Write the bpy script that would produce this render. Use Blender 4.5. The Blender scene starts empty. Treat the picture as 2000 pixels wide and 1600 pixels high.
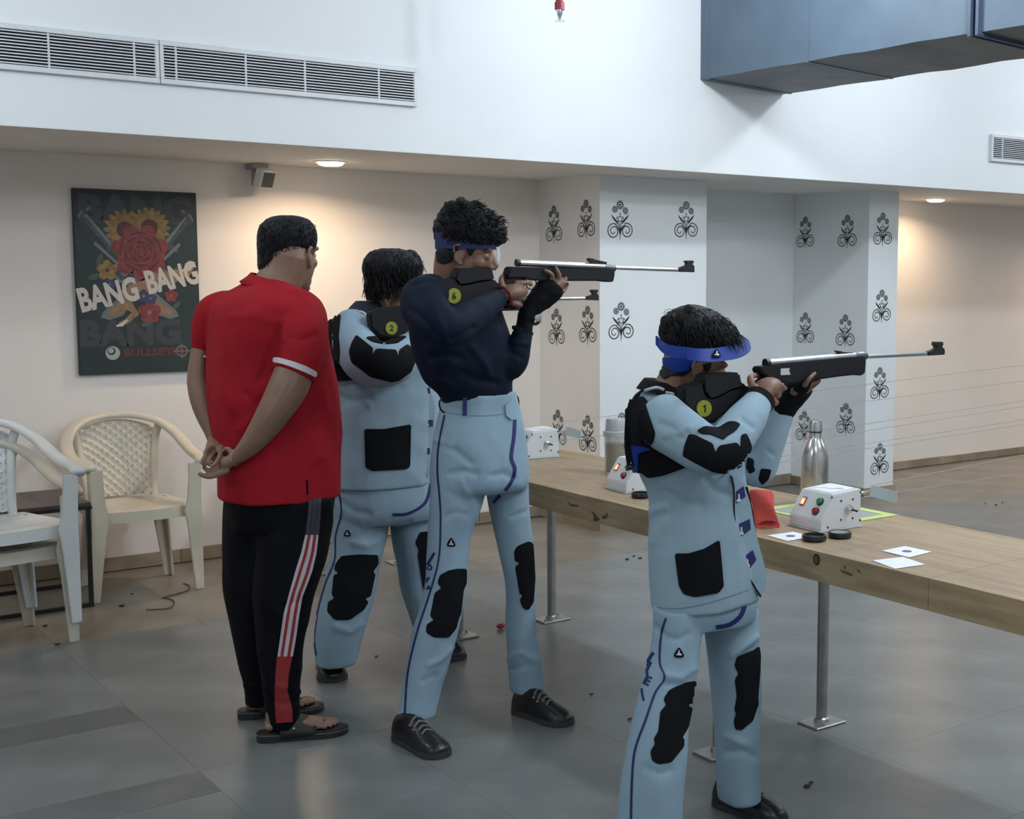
import bpy, bmesh, math, random
import numpy as np
from mathutils import Vector, Matrix, noise
from mathutils.bvhtree import BVHTree
from mathutils.geometry import delaunay_2d_cdt
C = bpy.context
SC = C.scene
COL = SC.collection
PI = math.pi
random.seed(7)

# ------------------------------------------------------------------ camera
F, YAW, PITCH, ROLL, PX, PY, CH = 2576.31, .676086, .103548, .0060265, 1350., 800., 1.55
FW = np.array([math.sin(YAW)*math.cos(PITCH), math.cos(YAW)*math.cos(PITCH), -math.sin(PITCH)])
r0 = np.array([math.cos(YAW), -math.sin(YAW), 0.]); u0 = np.cross(r0, FW)
RT = math.cos(ROLL)*r0+math.sin(ROLL)*u0
UP = -math.sin(ROLL)*r0+math.cos(ROLL)*u0
EYE = np.array([0, 0, CH])
cam = bpy.data.cameras.new('camera'); co = bpy.data.objects.new('camera', cam); COL.objects.link(co)
co.matrix_world = Matrix(((RT[0], UP[0], -FW[0], 0), (RT[1], UP[1], -FW[1], 0), (RT[2], UP[2], -FW[2], CH), (0, 0, 0, 1)))
cam.sensor_fit = 'HORIZONTAL'; cam.sensor_width = 36; cam.lens = F/2000*36
cam.shift_x = -(PX-1000)/2000; cam.shift_y = 0; cam.clip_start = .05
SC.camera = co

# ------------------------------------------------------------------ world, lights, exposure
w = bpy.data.worlds.new('world'); SC.world = w; w.use_nodes = True
w.node_tree.nodes['Background'].inputs[0].default_value = (.6, .7, .8, 1)
w.node_tree.nodes['Background'].inputs[1].default_value = .05
SC.view_settings.view_transform = 'Standard'; SC.view_settings.look = 'None'
SC.view_settings.gamma = 1; SC.view_settings.use_curve_mapping = False
SC.view_settings.exposure = 0.76
SC.cycles.use_denoising = True
SC.cycles.max_bounces = 8
COOL = (.84, .915, 1.0)
WARM = (1.0, .71, .46)
def area(name, loc, size, power, color, spread=PI, rot=(0, 0, 0)):
    l = bpy.data.lights.new(name, 'AREA'); l.shape = 'DISK'; l.size = size; l.energy = power; l.color = color; l.spread = spread
    o = bpy.data.objects.new(name, l); o.location = loc; o.rotation_euler = rot; COL.objects.link(o); return o
ZC, ZL = 3.4, 3.0                           # ceiling height of the main hall, height of its hanging lamps
def bulb(loc, r, power):
    l = bpy.data.lights.new('hall_lamp', 'POINT'); l.shadow_soft_size = r; l.energy = power; l.color = COOL
    o = bpy.data.objects.new('hall_lamp', l); o.location = loc; COL.objects.link(o)
for x, y, p, sz in ((4.0, 4.6, 19, .06), (5.87, 4.6, 22, .06), (.4, 4.4, 19, .15), (8.6, 4.6, 27, .06),
                (4.0, 2.7, 42, .09), (4.0, .9, 40, .12), (6.4, 1.8, 30, .45), (1.2, .2, 26, .2), (9.4, 1.8, 26, .2), (-1.7, 1.6, 20, .2)):
    bulb((x, y, ZL), sz, p)

# ------------------------------------------------------------------ pixel helpers (2000 x 1600 frame)
def ray(x, y): return FW+RT*((x-PX)/F)+UP*((PY-y)/F)
def P(x, y, Y):                             # the point at depth plane Y seen at this pixel
    v = ray(x, y); return EYE+v*(Y/v[1])
def onz(x, y, z):
    v = ray(x, y); return EYE+v*((z-CH)/v[2])
def onx(x, y, X):
    v = ray(x, y); return EYE+v*(X/v[0])
def proj(p):
    q = np.asarray(p, float)-EYE; z = q@FW
    return PX+F*(q@RT)/z, PY-F*(q@UP)/z, z

# ------------------------------------------------------------------ materials
def srgb(h):
    if isinstance(h, str):
        h = [int(h[i:i+2], 16)/255 for i in (0, 2, 4)]
    return tuple((c/12.92 if c <= .04045 else ((c+.055)/1.055)**2.4) for c in h)
MATS = {}
def mat(name, col, rough=.6, metal=0, var=0, scale=8, stretch=None, bump=0, bscale=40, emit=0, col2=None, trans=0, alpha=1, spec=.5, coat=0, per_object=0, detail=4, sss=0):
    if name in MATS: return MATS[name]
    m = bpy.data.materials.new(name); m.use_nodes = True; MATS[name] = m
    nt = m.node_tree; N = nt.nodes; L = nt.links; b = N['Principled BSDF']
    c = srgb(col) if isinstance(col, str) else col
    c4 = (*c, 1)
    b.inputs['Base Color'].default_value = c4; b.inputs['Roughness'].default_value = rough; b.inputs['Metallic'].default_value = metal
    b.inputs['Specular IOR Level'].default_value = spec
    if coat: b.inputs['Coat Weight'].default_value = coat; b.inputs['Coat Roughness'].default_value = .1
    if trans: b.inputs['Transmission Weight'].default_value = trans
    if sss:
        b.inputs['Subsurface Weight'].default_value = sss; b.inputs['Subsurface Radius'].default_value = (.01, .004, .002)
    if alpha < 1: b.inputs['Alpha'].default_value = alpha
    if emit:
        b.inputs['Emission Color'].default_value = c4; b.inputs['Emission Strength'].default_value = emit
    tc = N.new('ShaderNodeTexCoord'); mp = N.new('ShaderNodeMapping'); L.new(tc.outputs['Object'], mp.inputs[0])
    if stretch: mp.inputs['Scale'].default_value = stretch
    nz = N.new('ShaderNodeTexNoise'); nz.inputs['Scale'].default_value = scale; nz.inputs['Detail'].default_value = detail
    L.new(mp.outputs[0], nz.inputs[0])
    if var or col2:
        rp = N.new('ShaderNodeValToRGB'); rp.color_ramp.elements[0].position = .35; rp.color_ramp.elements[1].position = .65
        c2 = (srgb(col2) if isinstance(col2, str) else col2) if col2 else tuple(min(1, x*(1+var)) for x in c)
        c1 = c if col2 else tuple(x*(1-var) for x in c)
        rp.color_ramp.elements[0].color = (*c1, 1); rp.color_ramp.elements[1].color = (*c2, 1)
        L.new(nz.outputs[0], rp.inputs[0]); out = rp.outputs[0]
        if per_object:
            oi = N.new('ShaderNodeObjectInfo'); mr = N.new('ShaderNodeMapRange'); mr.inputs[3].default_value = 1-per_object; mr.inputs[4].default_value = 1+per_object
            L.new(oi.outputs['Random'], mr.inputs[0])
            hs = N.new('ShaderNodeHueSaturation'); L.new(mr.outputs[0], hs.inputs['Value']); L.new(out, hs.inputs['Color']); out = hs.outputs[0]
        L.new(out, b.inputs['Base Color'])
    if bump:
        n2 = N.new('ShaderNodeTexNoise'); n2.inputs['Scale'].default_value = bscale; n2.inputs['Detail'].default_value = 3; L.new(mp.outputs[0], n2.inputs[0])
        bp = N.new('ShaderNodeBump'); bp.inputs['Strength'].default_value = bump; bp.inputs['Distance'].default_value = .01
        L.new(n2.outputs[0], bp.inputs['Height']); L.new(bp.outputs[0], b.inputs['Normal'])
    return m

# ------------------------------------------------------------------ mesh builder
class M:
    def __init__(s): s.v = []; s.f = []
    def add(s, vs, fs):
        n = len(s.v); s.v += [tuple(map(float, p)) for p in vs]; s.f += [tuple(n+i for i in f) for f in fs]; return s
    def box(s, a, b, rz=0, o=None):
        x0, y0, z0 = a; x1, y1, z1 = b
        vs = [(x, y, z) for z in (z0, z1) for y in (y0, y1) for x in (x0, x1)]
        if rz:
            ox, oy = o or ((x0+x1)/2, (y0+y1)/2); c, q = math.cos(rz), math.sin(rz)
            vs = [(ox+(x-ox)*c-(y-oy)*q, oy+(x-ox)*q+(y-oy)*c, z) for x, y, z in vs]
        return s.add(vs, [(0, 2, 3, 1), (4, 5, 7, 6), (0, 1, 5, 4), (2, 6, 7, 3), (0, 4, 6, 2), (1, 3, 7, 5)])
    def rings(s, R, cap=True, closed=False):
        n = len(R[0]); base = len(s.v); fs = []
        for k in range(len(R)-(0 if closed else 1)):
            a = k*n; b = ((k+1) % len(R))*n
            for i in range(n): j = (i+1) % n; fs.append((a+i, a+j, b+j, b+i))
        if cap and not closed: fs += [tuple(range(n-1, -1, -1)), tuple((len(R)-1)*n+i for i in range(n))]
        return s.add([p for r in R for p in r], fs)
    def tube(s, pts, r, seg=8, cap=True, closed=False, flat=None):
        pts = [np.array(p, float) for p in pts]; n = len(pts); R = []; prev = None
        for i, p in enumerate(pts):
            if closed: t = pts[(i+1) % n]-pts[i-1]
            else: t = pts[min(i+1, n-1)]-pts[max(i-1, 0)]
            t = t/(np.linalg.norm(t)+1e-12)
            if prev is None:
                a = np.cross(t, [0, 0, 1.]);
                if np.linalg.norm(a) < .05: a = np.cross(t, [0, 1., 0])
            else: a = prev-t*(prev@t)
            a /= np.linalg.norm(a); b = np.cross(t, a); prev = a
            rr = r[i] if hasattr(r, '__len__') else r
            ra, rb = (rr, rr) if flat is None else (rr, rr*flat)
            R.append([p+a*ra*math.cos(2*PI*k/seg)+b*rb*math.sin(2*PI*k/seg) for k in range(seg)])
        return s.rings(R, cap, closed)
    def lathe(s, prof, seg=24, o=(0, 0, 0)):
        R = [[(o[0]+r*math.cos(2*PI*k/seg), o[1]+r*math.sin(2*PI*k/seg), o[2]+z) for k in range(seg)] for r, z in prof]
        return s.rings(R)
    def prism(s, poly, o, ex, ey, en, t0, t1):          # 2D outline in the plane (ex, ey) at o, extruded along en
        o, ex, ey, en = (np.array(q, float) for q in (o, ex, ey, en)); n = len(poly)
        lo = [o+ex*a+ey*b+en*t0 for a, b in poly]; hi = [o+ex*a+ey*b+en*t1 for a, b in poly]
        return s.add(lo+hi, [tuple(range(n-1, -1, -1)), tuple(range(n, 2*n))]+[(i, (i+1) % n, n+(i+1) % n, n+i) for i in range(n)])
    def ico(s, c, r, sub=2, sc=(1, 1, 1)):
        bm = bmesh.new(); bmesh.ops.create_icosphere(bm, subdivisions=sub, radius=1)
        bm.verts.index_update()
        s.add([(c[0]+v.co.x*r*sc[0], c[1]+v.co.y*r*sc[1], c[2]+v.co.z*r*sc[2]) for v in bm.verts], [[v.index for v in f.verts] for f in bm.faces]); bm.free(); return s
    def build(s, name, m, parent=None, base=None, smooth=False, bevel=0, bseg=2, fix=True):
        me = bpy.data.meshes.new(name)
        b = np.array(base if base is not None else (parent['_b'] if parent is not None and '_b' in parent else (0, 0, 0)), float)
        me.from_pydata([tuple(np.array(p)-b) for p in s.v], [], s.f); me.validate()
        if fix:
            bm = bmesh.new(); bm.from_mesh(me); bmesh.ops.recalc_face_normals(bm, faces=bm.faces)
            if bevel: bmesh.ops.bevel(bm, geom=[e for e in bm.edges if e.is_manifold and e.calc_face_angle(0) > .5], offset=bevel, segments=bseg, affect='EDGES', clamp_overlap=True)
            bm.to_mesh(me); bm.free()
        me.materials.append(m)
        o = bpy.data.objects.new(name, me); COL.objects.link(o)
        if smooth: shade(o, smooth)
        if parent is not None: o.parent = parent
        elif base is not None: o.location = tuple(b)
        o['_b'] = [float(q) for q in b]
        return o
def shade(o, ang):
    me = o.data; me.polygons.foreach_set('use_smooth', [True]*len(me.polygons))
    if ang is not True and ang < 3: me.set_sharp_from_angle(angle=ang)
def thing(name, label, cat, base, group=None):
    o = bpy.data.objects.new(name, None); COL.objects.link(o); o.empty_display_size = .05
    o.location = base; o['_b'] = [float(q) for q in base]; return tag(o, label, cat, group)
def tag(o, label, cat, group=None):
    o['label'] = label; o['category'] = cat
    if group: o['group'] = group
    return o
def struct(o): o['kind'] = 'structure'; return o
def flat_strip(pts, wid):                               # 2D stroke -> outline polygons (quads)
    pts = [np.array(p, float) for p in pts]; L = []; Rr = []
    for i, p in enumerate(pts):
        t = pts[min(i+1, len(pts)-1)]-pts[max(i-1, 0)]; t /= np.linalg.norm(t)+1e-9; n = np.array([-t[1], t[0]])
        ww = wid[i] if hasattr(wid, '__len__') else wid
        L.append(p+n*ww/2); Rr.append(p-n*ww/2)
    return [[L[i], L[i+1], Rr[i+1], Rr[i]] for i in range(len(pts)-1)]
def text2d(txt, bold=0, font_w=1.0):                    # returns verts 2D, faces; unit = font size
    cu = bpy.data.curves.new('t', 'FONT'); cu.body = txt; cu.offset = bold; cu.resolution_u = 3; cu.align_x = 'CENTER'
    o = bpy.data.objects.new('t', cu); COL.objects.link(o); dg = C.evaluated_depsgraph_get()
    me = bpy.data.meshes.new_from_object(o.evaluated_get(dg)); bpy.data.objects.remove(o)
    bm = bmesh.new(); bm.from_mesh(me); bmesh.ops.triangulate(bm, faces=bm.faces); bmesh.ops.dissolve_degenerate(bm, dist=1e-5, edges=bm.edges)
    bm.verts.index_update(); vs = [(v.co.x*font_w, v.co.y) for v in bm.verts]; fs = [[v.index for v in f.verts] for f in bm.faces]; bm.free()
    return vs, fs
def decal(name, polys, o, ex, ey, m, parent, off=.001, thick=.0008):  # flat 2D print standing just proud of a plane
    o, ex, ey = (np.array(q, float) for q in (o, ex, ey)); en = np.cross(ex, ey); en /= np.linalg.norm(en); mb = M()
    if isinstance(polys, tuple): mb.add([o+ex*a+ey*b+en*off for a, b in polys[0]], polys[1])
    else:
        for n, q in enumerate(polys): mb.add([o+ex*a+ey*b+en*(off+4e-6*n) for a, b in q], [tuple(range(len(q)))])
    return mb.build(name, m, parent, fix=False)
def disc2d(cx, cy, r, n=20, ry=None): return [(cx+r*math.cos(2*PI*k/n), cy+(ry or r)*math.sin(2*PI*k/n)) for k in range(n)]
# ================================================================== SETTING
m_wall = mat('wall_paint', (.80, .82, .82), .75, var=.015, scale=2, bump=.05, bscale=60)
m_warm = mat('wall_paint_warm_lit', (.81, .755, .705), .7, var=.015, scale=2, bump=.05, bscale=60)  # same wall paint, with the downlights' warm beige cast mixed into its colour
m_soff = mat('soffit_paint', (.74, .72, .69), .8, var=.03, scale=3)
m_tile = mat('kota_stone', (.165, .173, .168), .30, var=.16, scale=3.5, bump=.04, bscale=12, per_object=.035, detail=6, spec=.45)
m_tile_d = mat('kota_stone_dark', (.118, .119, .121), .42, var=.14, scale=3.5, bump=.04, bscale=12, per_object=.05, detail=6)
m_grout = mat('grout', (.15, .158, .152), .4)
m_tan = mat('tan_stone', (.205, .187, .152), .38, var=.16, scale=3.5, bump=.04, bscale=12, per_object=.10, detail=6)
m_skirt = mat('skirting_stone', (.30, .24, .17), .5, var=.2, scale=6, per_object=.15)
m_decal = mat('decal_black', (.012, .012, .014), .5)
YW, YB, ZS = 7.09, 5.862, 2.115
X0, X1, Y0 = -2.6, 12.5, -2.2
fl = struct(M().box((X0, Y0, -.12), (X1, YW+.2, -.004)).build('floor', m_grout))
T = .59; cache = {}
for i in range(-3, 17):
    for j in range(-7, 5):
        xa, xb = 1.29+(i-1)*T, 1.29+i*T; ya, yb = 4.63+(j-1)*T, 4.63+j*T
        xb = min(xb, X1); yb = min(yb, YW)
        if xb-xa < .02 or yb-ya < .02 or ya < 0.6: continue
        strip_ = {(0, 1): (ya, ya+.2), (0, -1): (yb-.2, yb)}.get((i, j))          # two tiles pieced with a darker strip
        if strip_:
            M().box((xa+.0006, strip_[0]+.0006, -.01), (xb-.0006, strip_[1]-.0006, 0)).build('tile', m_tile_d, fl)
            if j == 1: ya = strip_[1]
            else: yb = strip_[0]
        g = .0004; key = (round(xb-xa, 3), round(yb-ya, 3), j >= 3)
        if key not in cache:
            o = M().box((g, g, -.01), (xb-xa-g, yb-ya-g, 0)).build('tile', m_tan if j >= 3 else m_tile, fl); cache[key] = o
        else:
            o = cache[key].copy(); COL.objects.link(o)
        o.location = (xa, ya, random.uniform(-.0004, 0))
struct(M().box((X0, YW, 0), (X1, YW+.15, ZS+.02)).build('wall_back', m_warm))
bk = struct(M().box((X0, YB, ZS), (X1, YW+.15, ZC+.3)).build('trim_1', m_wall)); bk['label'] = 'deep white bulkhead over the recessed wall'
struct(M().box((X0, YB+.0005, ZS-.0015), (X1, YW-.0005, ZS+.0015)).build('trim_2', m_soff))
struct(M().box((X0-.2, Y0-.2, ZC), (X1+.2, YW+.3, ZC+.2)).build('ceiling', m_wall))
struct(M().box((X0-.2, Y0-.2, -.1), (X0, YW+.2, ZC)).build('wall_left', m_wall))
struct(M().box((X1, Y0-.2, -.1), (X1+.2, YW+.2, ZC)).build('wall_right', m_wall))
struct(M().box((X0-.2, Y0-.2, -.1), (X1+.2, Y0, ZC)).build('wall_front', m_wall))
# pillars under the bulkhead, projecting from the wall
PIL = [(4.46, 5.27, 6.427), (6.635, 6.928, 6.34)]
pils = []
for n, (xa, xb, yf) in enumerate(PIL):
    o = struct(M().box((xa, yf, 0), (xb, YW+.01, ZS)).build('wall_pillar_%d' % (n+1), m_wall, base=(xa, yf, 0))); pils.append(o)
struct(M().box((5.271, YW-.003, 0), (6.634, YW+.01, ZS)).build('wall_recess', m_wall))  # added thin panel of plain paint, leaving out the painted warm light between pillars
# skirting stones
bb = struct(M().box((X0, YW-.006, 0), (X1, YW, .056)).build('baseboard_back', m_grout))
def skirt(par, p, q, n, h=.06, t=.014, off=(0, -1)):
    p, q = np.array(p), np.array(q)
    for k in range(n):
        a = p+(q-p)*(k/n); b = p+(q-p)*((k+1)/n); d = (b-a)/np.linalg.norm(b-a)*.0015
        a, b = a+d, b-d; nn = np.array(off)*t
        lo = [a, b, b+nn, a+nn]; hh = h*random.uniform(.95, 1.05)
        m = M().add([(*v, 0.0005) for v in lo]+[(*v, hh) for v in lo], [(0, 3, 2, 1), (4, 5, 6, 7), (0, 1, 5, 4), (1, 2, 6, 5), (2, 3, 7, 6), (3, 0, 4, 7)])
        m.build('skirting_tile', m_skirt, par)
skirt(bb, (.4, YW-.004), (4.455, YW-.004), 9, h=.068); skirt(bb, (5.28, YW-.004), (6.63, YW-.004), 3, h=.075); skirt(bb, (6.935, YW-.004), (11.2, YW-.004), 9)
for o, (xa, xb, yf) in zip(pils, PIL):
    skirt(o, (xa-.0005, YW-.02), (xa-.0005, yf), 2 if xa < 5 else 1, off=(-1, 0)); skirt(o, (xa-.012, yf-.0005), (xb+.012, yf-.0005), 2 if xa < 5 else 1)
# stencilled flower motif, one mesh shared by every copy (plane: x right, y up, height 1)
def daisy(cx, cy, r, n=11):
    q = [disc2d(cx, cy, r*.26, 10)]
    for k in range(n):
        a = 2*PI*k/n+.2; c, s = math.cos(a), math.sin(a); L = []
        for t, wd in ((.36, .05), (.62, .13), (.86, .17), (1, .08)): L.append((t, wd))
        pl = [(cx+r*(t*c-wd*s), cy+r*(t*s+wd*c)) for t, wd in L]+[(cx+r*(t*c+wd*s), cy+r*(t*s-wd*c)) for t, wd in L[::-1]]
        q.append(pl)
    return q
def motif():
    q = daisy(0, .885, .115)+daisy(-.16, .77, .088)+daisy(.165, .745, .09)
    for sgn in (-1, 1):
        pts = [(0, .17), (.02, .24), (.07, .33), (.15, .39)]; pts = [(sgn*a, b) for a, b in pts]; wd = [.045, .04, .034, .028]
        cx, cy = .205*sgn, .235+.01*sgn
        for k in range(34):
            a = PI/2+.35-k*(2*PI*1.75)/33; rr = .165*(1-k/33)**.75+.03
            pts.append((cx+sgn*rr*math.cos(a), cy+rr*math.sin(a))); wd.append(.026 if k < 22 else .022)
        q += flat_strip(pts, wd)
        lf = [(.05, .395), (.10, .46), (.17, .53), (.225, .585), (.27, .65)]
        q += flat_strip([(sgn*a, b+.01*sgn) for a, b in lf], [.022, .044, .052, .036, .004])
        q += flat_strip([(sgn*.012, .22), (sgn*.03, .36), (sgn*.028, .43)], [.014, .012, .01])
        q += flat_strip([(sgn*.02, .44), (sgn*.065, .49), (sgn*.05, .56), (sgn*.085, .6)], [.012, .026, .016, .03])
        q += [disc2d(sgn*.1, .555, .02, 8), disc2d(sgn*.035, .475, .02, 8), disc2d(sgn*.075, .485, .017, 8)]
    q += flat_strip([(0, 0), (0, .12), (0, .22), (0, .34), (0, .44)], [.006, .022, .04, .02, .008])
    q += flat_strip([(-.03, .59), (.03, .59)], .022)+flat_strip([(0, .57), (0, .66)], .014)+[disc2d(0, .665, .02, 8)]
    return q
MOT = motif()
flower_me = {}
def flower(par, pt, ex, h=.235):
    key = tuple(ex)
    if key not in flower_me:
        o = decal('flower_motif', MOT, (0, 0, 0), np.array(ex)*h, (0, 0, h), m_decal, None, off=.0012); flower_me[key] = o; o.parent = par
    else:
        o = flower_me[key].copy(); COL.objects.link(o); o.parent = par
    b = np.array(par['_b']); o.location = tuple(np.array(pt)-b-np.array([0, 0, h*.48]))
EX, EY = (1, 0, 0), (0, -1, 0)
xa, xb, yf = PIL[0]
for p in ((1082, 440), (1087, 641), (1090, 838), (1145, 430), (1148, 637), (1148, 850)): flower(pils[0], onx(*p, xa), EY)
for p in ((1211, 432), (1340, 432), (1213, 630), (1341, 640), (1214, 845), (1340, 845)): flower(pils[0], P(*p, yf), EX)
xa, xb, yf = PIL[1]
for p in ((1573, 456), (1655, 454), (1573, 643), (1651, 648), (1571, 835), (1652, 820), (1601, 898)): flower(pils[1], onx(*p, xa), EY)
for p in ((1724, 450), (1722, 600), (1718, 751), (1718, 899)): flower(pils[1], P(*p, yf), EX)

# ------------------------------------------------------------------ soffit downlights
m_white = mat('white_plastic', (.75, .76, .76), .35)
m_lampw = mat('lamp_warm', (1.0, .86, .62), emit=14)
for n, (x, y) in enumerate(((2.89, 6.62), (7.75, 6.72), (.2, 6.62), (10.4, 6.7))):
    if n < 2:
        d = thing('ceiling_light', ('round warm downlight in the soffit above the poster wall', 'round warm downlight in the soffit right of the patterned pillar')[n], 'light', (x, y, ZS))
        M().lathe([(.066, -.007), (.08, -.007), (.084, -.003), (.084, -.0015), (.066, -.0015)], 28, (x, y, ZS)).build('trim_ring', m_white, d, smooth=.6)
        M().lathe([(.0, -.026), (.04, -.024), (.06, -.018), (.066, -.011), (.066, -.003), (0, -.003)], 28, (x, y, ZS)).build('diffuser', m_lampw, d)
    area('downlight_lamp', (x, y, ZS-.03), .11, (5.2, 3.8, 3.2, 15)[n], WARM, spread=2.7)
# ------------------------------------------------------------------ air grilles
m_alu = mat('grille_white', (.66, .68, .69), .4, var=.03)
m_void = mat('grille_dark', (.012, .013, .018), .8)
def grille(label, sections, z0, z1, n=11):
    xa, xb = sections[0][0], sections[-1][1]
    g = thing('air_grille', label, 'air vent', (xa, YB, z0))
    M().box((xa+.01, YB-.004, z0+.01), (xb-.01, YB-.0005, z1-.01)).build('backing', m_void, g)
    for a, b, mull in sections:
        fr = M(); y0, y1 = YB-.022, YB-.0005
        fr.box((a, y0, z0), (b, y1, z0+.022)); fr.box((a, y0, z1-.022), (b, y1, z1)); fr.box((a, y0, z0+.022), (a+.016, y1, z1-.022)); fr.box((b-.016, y0, z0+.022), (b, y1, z1-.022))
        fr.build('frame', m_alu, g, bevel=.002, bseg=1)
        for x in mull: M().box((x-.004, YB-.017, z0+.022), (x+.004, YB-.009, z1-.022)).build('mullion', m_alu, g)
        hh = (z1-z0-.044)/n; sl = None
        for k in range(n):
            z = z0+.022+hh*(k+.5)
            if sl is None:
                sl = M().add([(a+.016, YB-.020, z-.0028), (b-.016, YB-.020, z-.0028), (b-.016, YB-.020, z+.0022), (a+.016, YB-.020, z+.0022), (a+.016, YB-.012, z-.001), (b-.016, YB-.012, z-.001), (b-.016, YB-.012, z+.001), (a+.016, YB-.012, z+.001)],
                             [(0, 1, 2, 3), (4, 7, 6, 5), (0, 4, 5, 1), (3, 2, 6, 7), (0, 3, 7, 4), (1, 5, 6, 2)]).build('slat', m_alu, g)
                z00 = z
            else:
                o = sl.copy(); COL.objects.link(o); o.location = (0, 0, z-z00)
grille('long white slatted air grille on the bulkhead above the poster', [(.1, 1.80, [.6, 1.37, 1.70]), (1.803, 2.995, [1.87, 2.17, 2.44, 2.80])], 2.331, 2.512)
grille('short white slatted air grille at the right end of the bulkhead', [(7.30, 8.4, [7.42, 8.0])], 2.318, 2.502)
# ------------------------------------------------------------------ duct
m_duct = mat('duct_cladding', (.095, .14, .19), .55, var=.10, scale=3, bump=.25, bscale=9, detail=6)
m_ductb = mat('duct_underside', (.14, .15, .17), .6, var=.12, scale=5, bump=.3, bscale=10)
m_seam = mat('duct_seam', (.05, .075, .13), .5)
du = thing('air_duct', 'blue grey clad rectangular air duct running from the bulkhead', 'duct', (5.06, YB, 2.62))
def duct_sec(ya, yb, dz0, dz1, nm):
    xa, xb, za, zb = 4.754, 5.385, 2.625, 2.60
    ring = lambda y, dz, e: [(xa-e, y, za-e+dz), (xb+e, y, zb-e+dz), (xb+e, y, ZC-.02), (xa-e, y, ZC-.02)]
    R = [ring(ya+(yb-ya)*k/12, dz0+(dz1-dz0)*k/12+.0015*math.sin(k*2.1), .002*math.sin(k*1.7)) for k in range(13)]
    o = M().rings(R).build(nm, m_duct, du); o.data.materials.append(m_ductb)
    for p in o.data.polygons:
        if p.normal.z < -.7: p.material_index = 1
duct_sec(YB-.001, 3.94, 0, 0, 'duct_section'); duct_sec(3.88, .4, -.004, -.03, 'duct_section')
for y0 in (3.945, 3.90): M().rings([[(4.735, y, 2.605), (5.405, y, 2.58), (5.405, y, ZC-.02), (4.735, y, ZC-.02)] for y in (y0-.018, y0+.006)]).build('flange', m_seam, du, bevel=.004)
for y in (5.80, 5.0, 3.45): M().rings([[(4.751, yy, 2.620), (5.388, yy, 2.596), (5.388, yy, ZC-.02), (4.751, yy, ZC-.02)] for yy in (y-.012, y+.012)]).build('seam_band', m_duct, du)
# sprinkler
m_red = mat('sprinkler_red', (.35, .03, .05), .4); m_chrome = mat('chrome', (.7, .7, .72), .2, 1)
sx, sy, sz = P(1093, 42, 5.0)
sp = thing('fire_sprinkler', 'red capped fire sprinkler hanging from the ceiling', 'sprinkler', (sx, sy, sz))
M().lathe([(.015, .05), (.022, .05), (.022, .08), (.017, .085), (.017, ZC-sz)], 16, (sx, sy, sz)).build('pipe', m_red, sp, smooth=.6)
M().lathe([(0, 0), (.022, .0), (.022, .003), (.006, .004), (.007, .02), (.012, .03), (.014, .05), (0, .05)], 16, (sx, sy, sz)).build('deflector', m_chrome, sp, smooth=.6)
# small flood / speaker box on the wall top
m_grey = mat('grey_metal', (.30, .29, .28), .5); m_dkgl = mat('lamp_glass', (.10, .10, .10), .25)
c = P(508, 343, 7.0)
fx = thing('wall_floodlight', 'small white square floodlight on a bracket under the soffit', 'light', (c[0], YW, 2.05))
M().box((c[0]-.045, 6.99, 2.085), (c[0]+.045, YW-.001, 2.112)).box((c[0]-.03, 7.0, 2.0), (c[0]-.022, 7.05, 2.10)).build('bracket', m_grey, fx, bevel=.003)
def tilt(pts, o, ax, az): 
    Rm = Matrix.Rotation(az, 3, 'Z') @ Matrix.Rotation(ax, 3, 'X'); return [tuple(np.array(o)+np.array(Rm @ Vector(p))) for p in pts]
bx = M().box((-.045, -.03, -.05), (.045, .03, .05)); bx.v = tilt(bx.v, (c[0]+.012, 6.97, 2.035), .35, .35); bx.build('housing', m_white, fx, bevel=.006)
bx = M().box((-.036, -.033, -.04), (.036, -.0305, .04)); bx.v = tilt(bx.v, (c[0]+.012, 6.97, 2.035), .35, .35); bx.build('lens', m_dkgl, fx)
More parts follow.
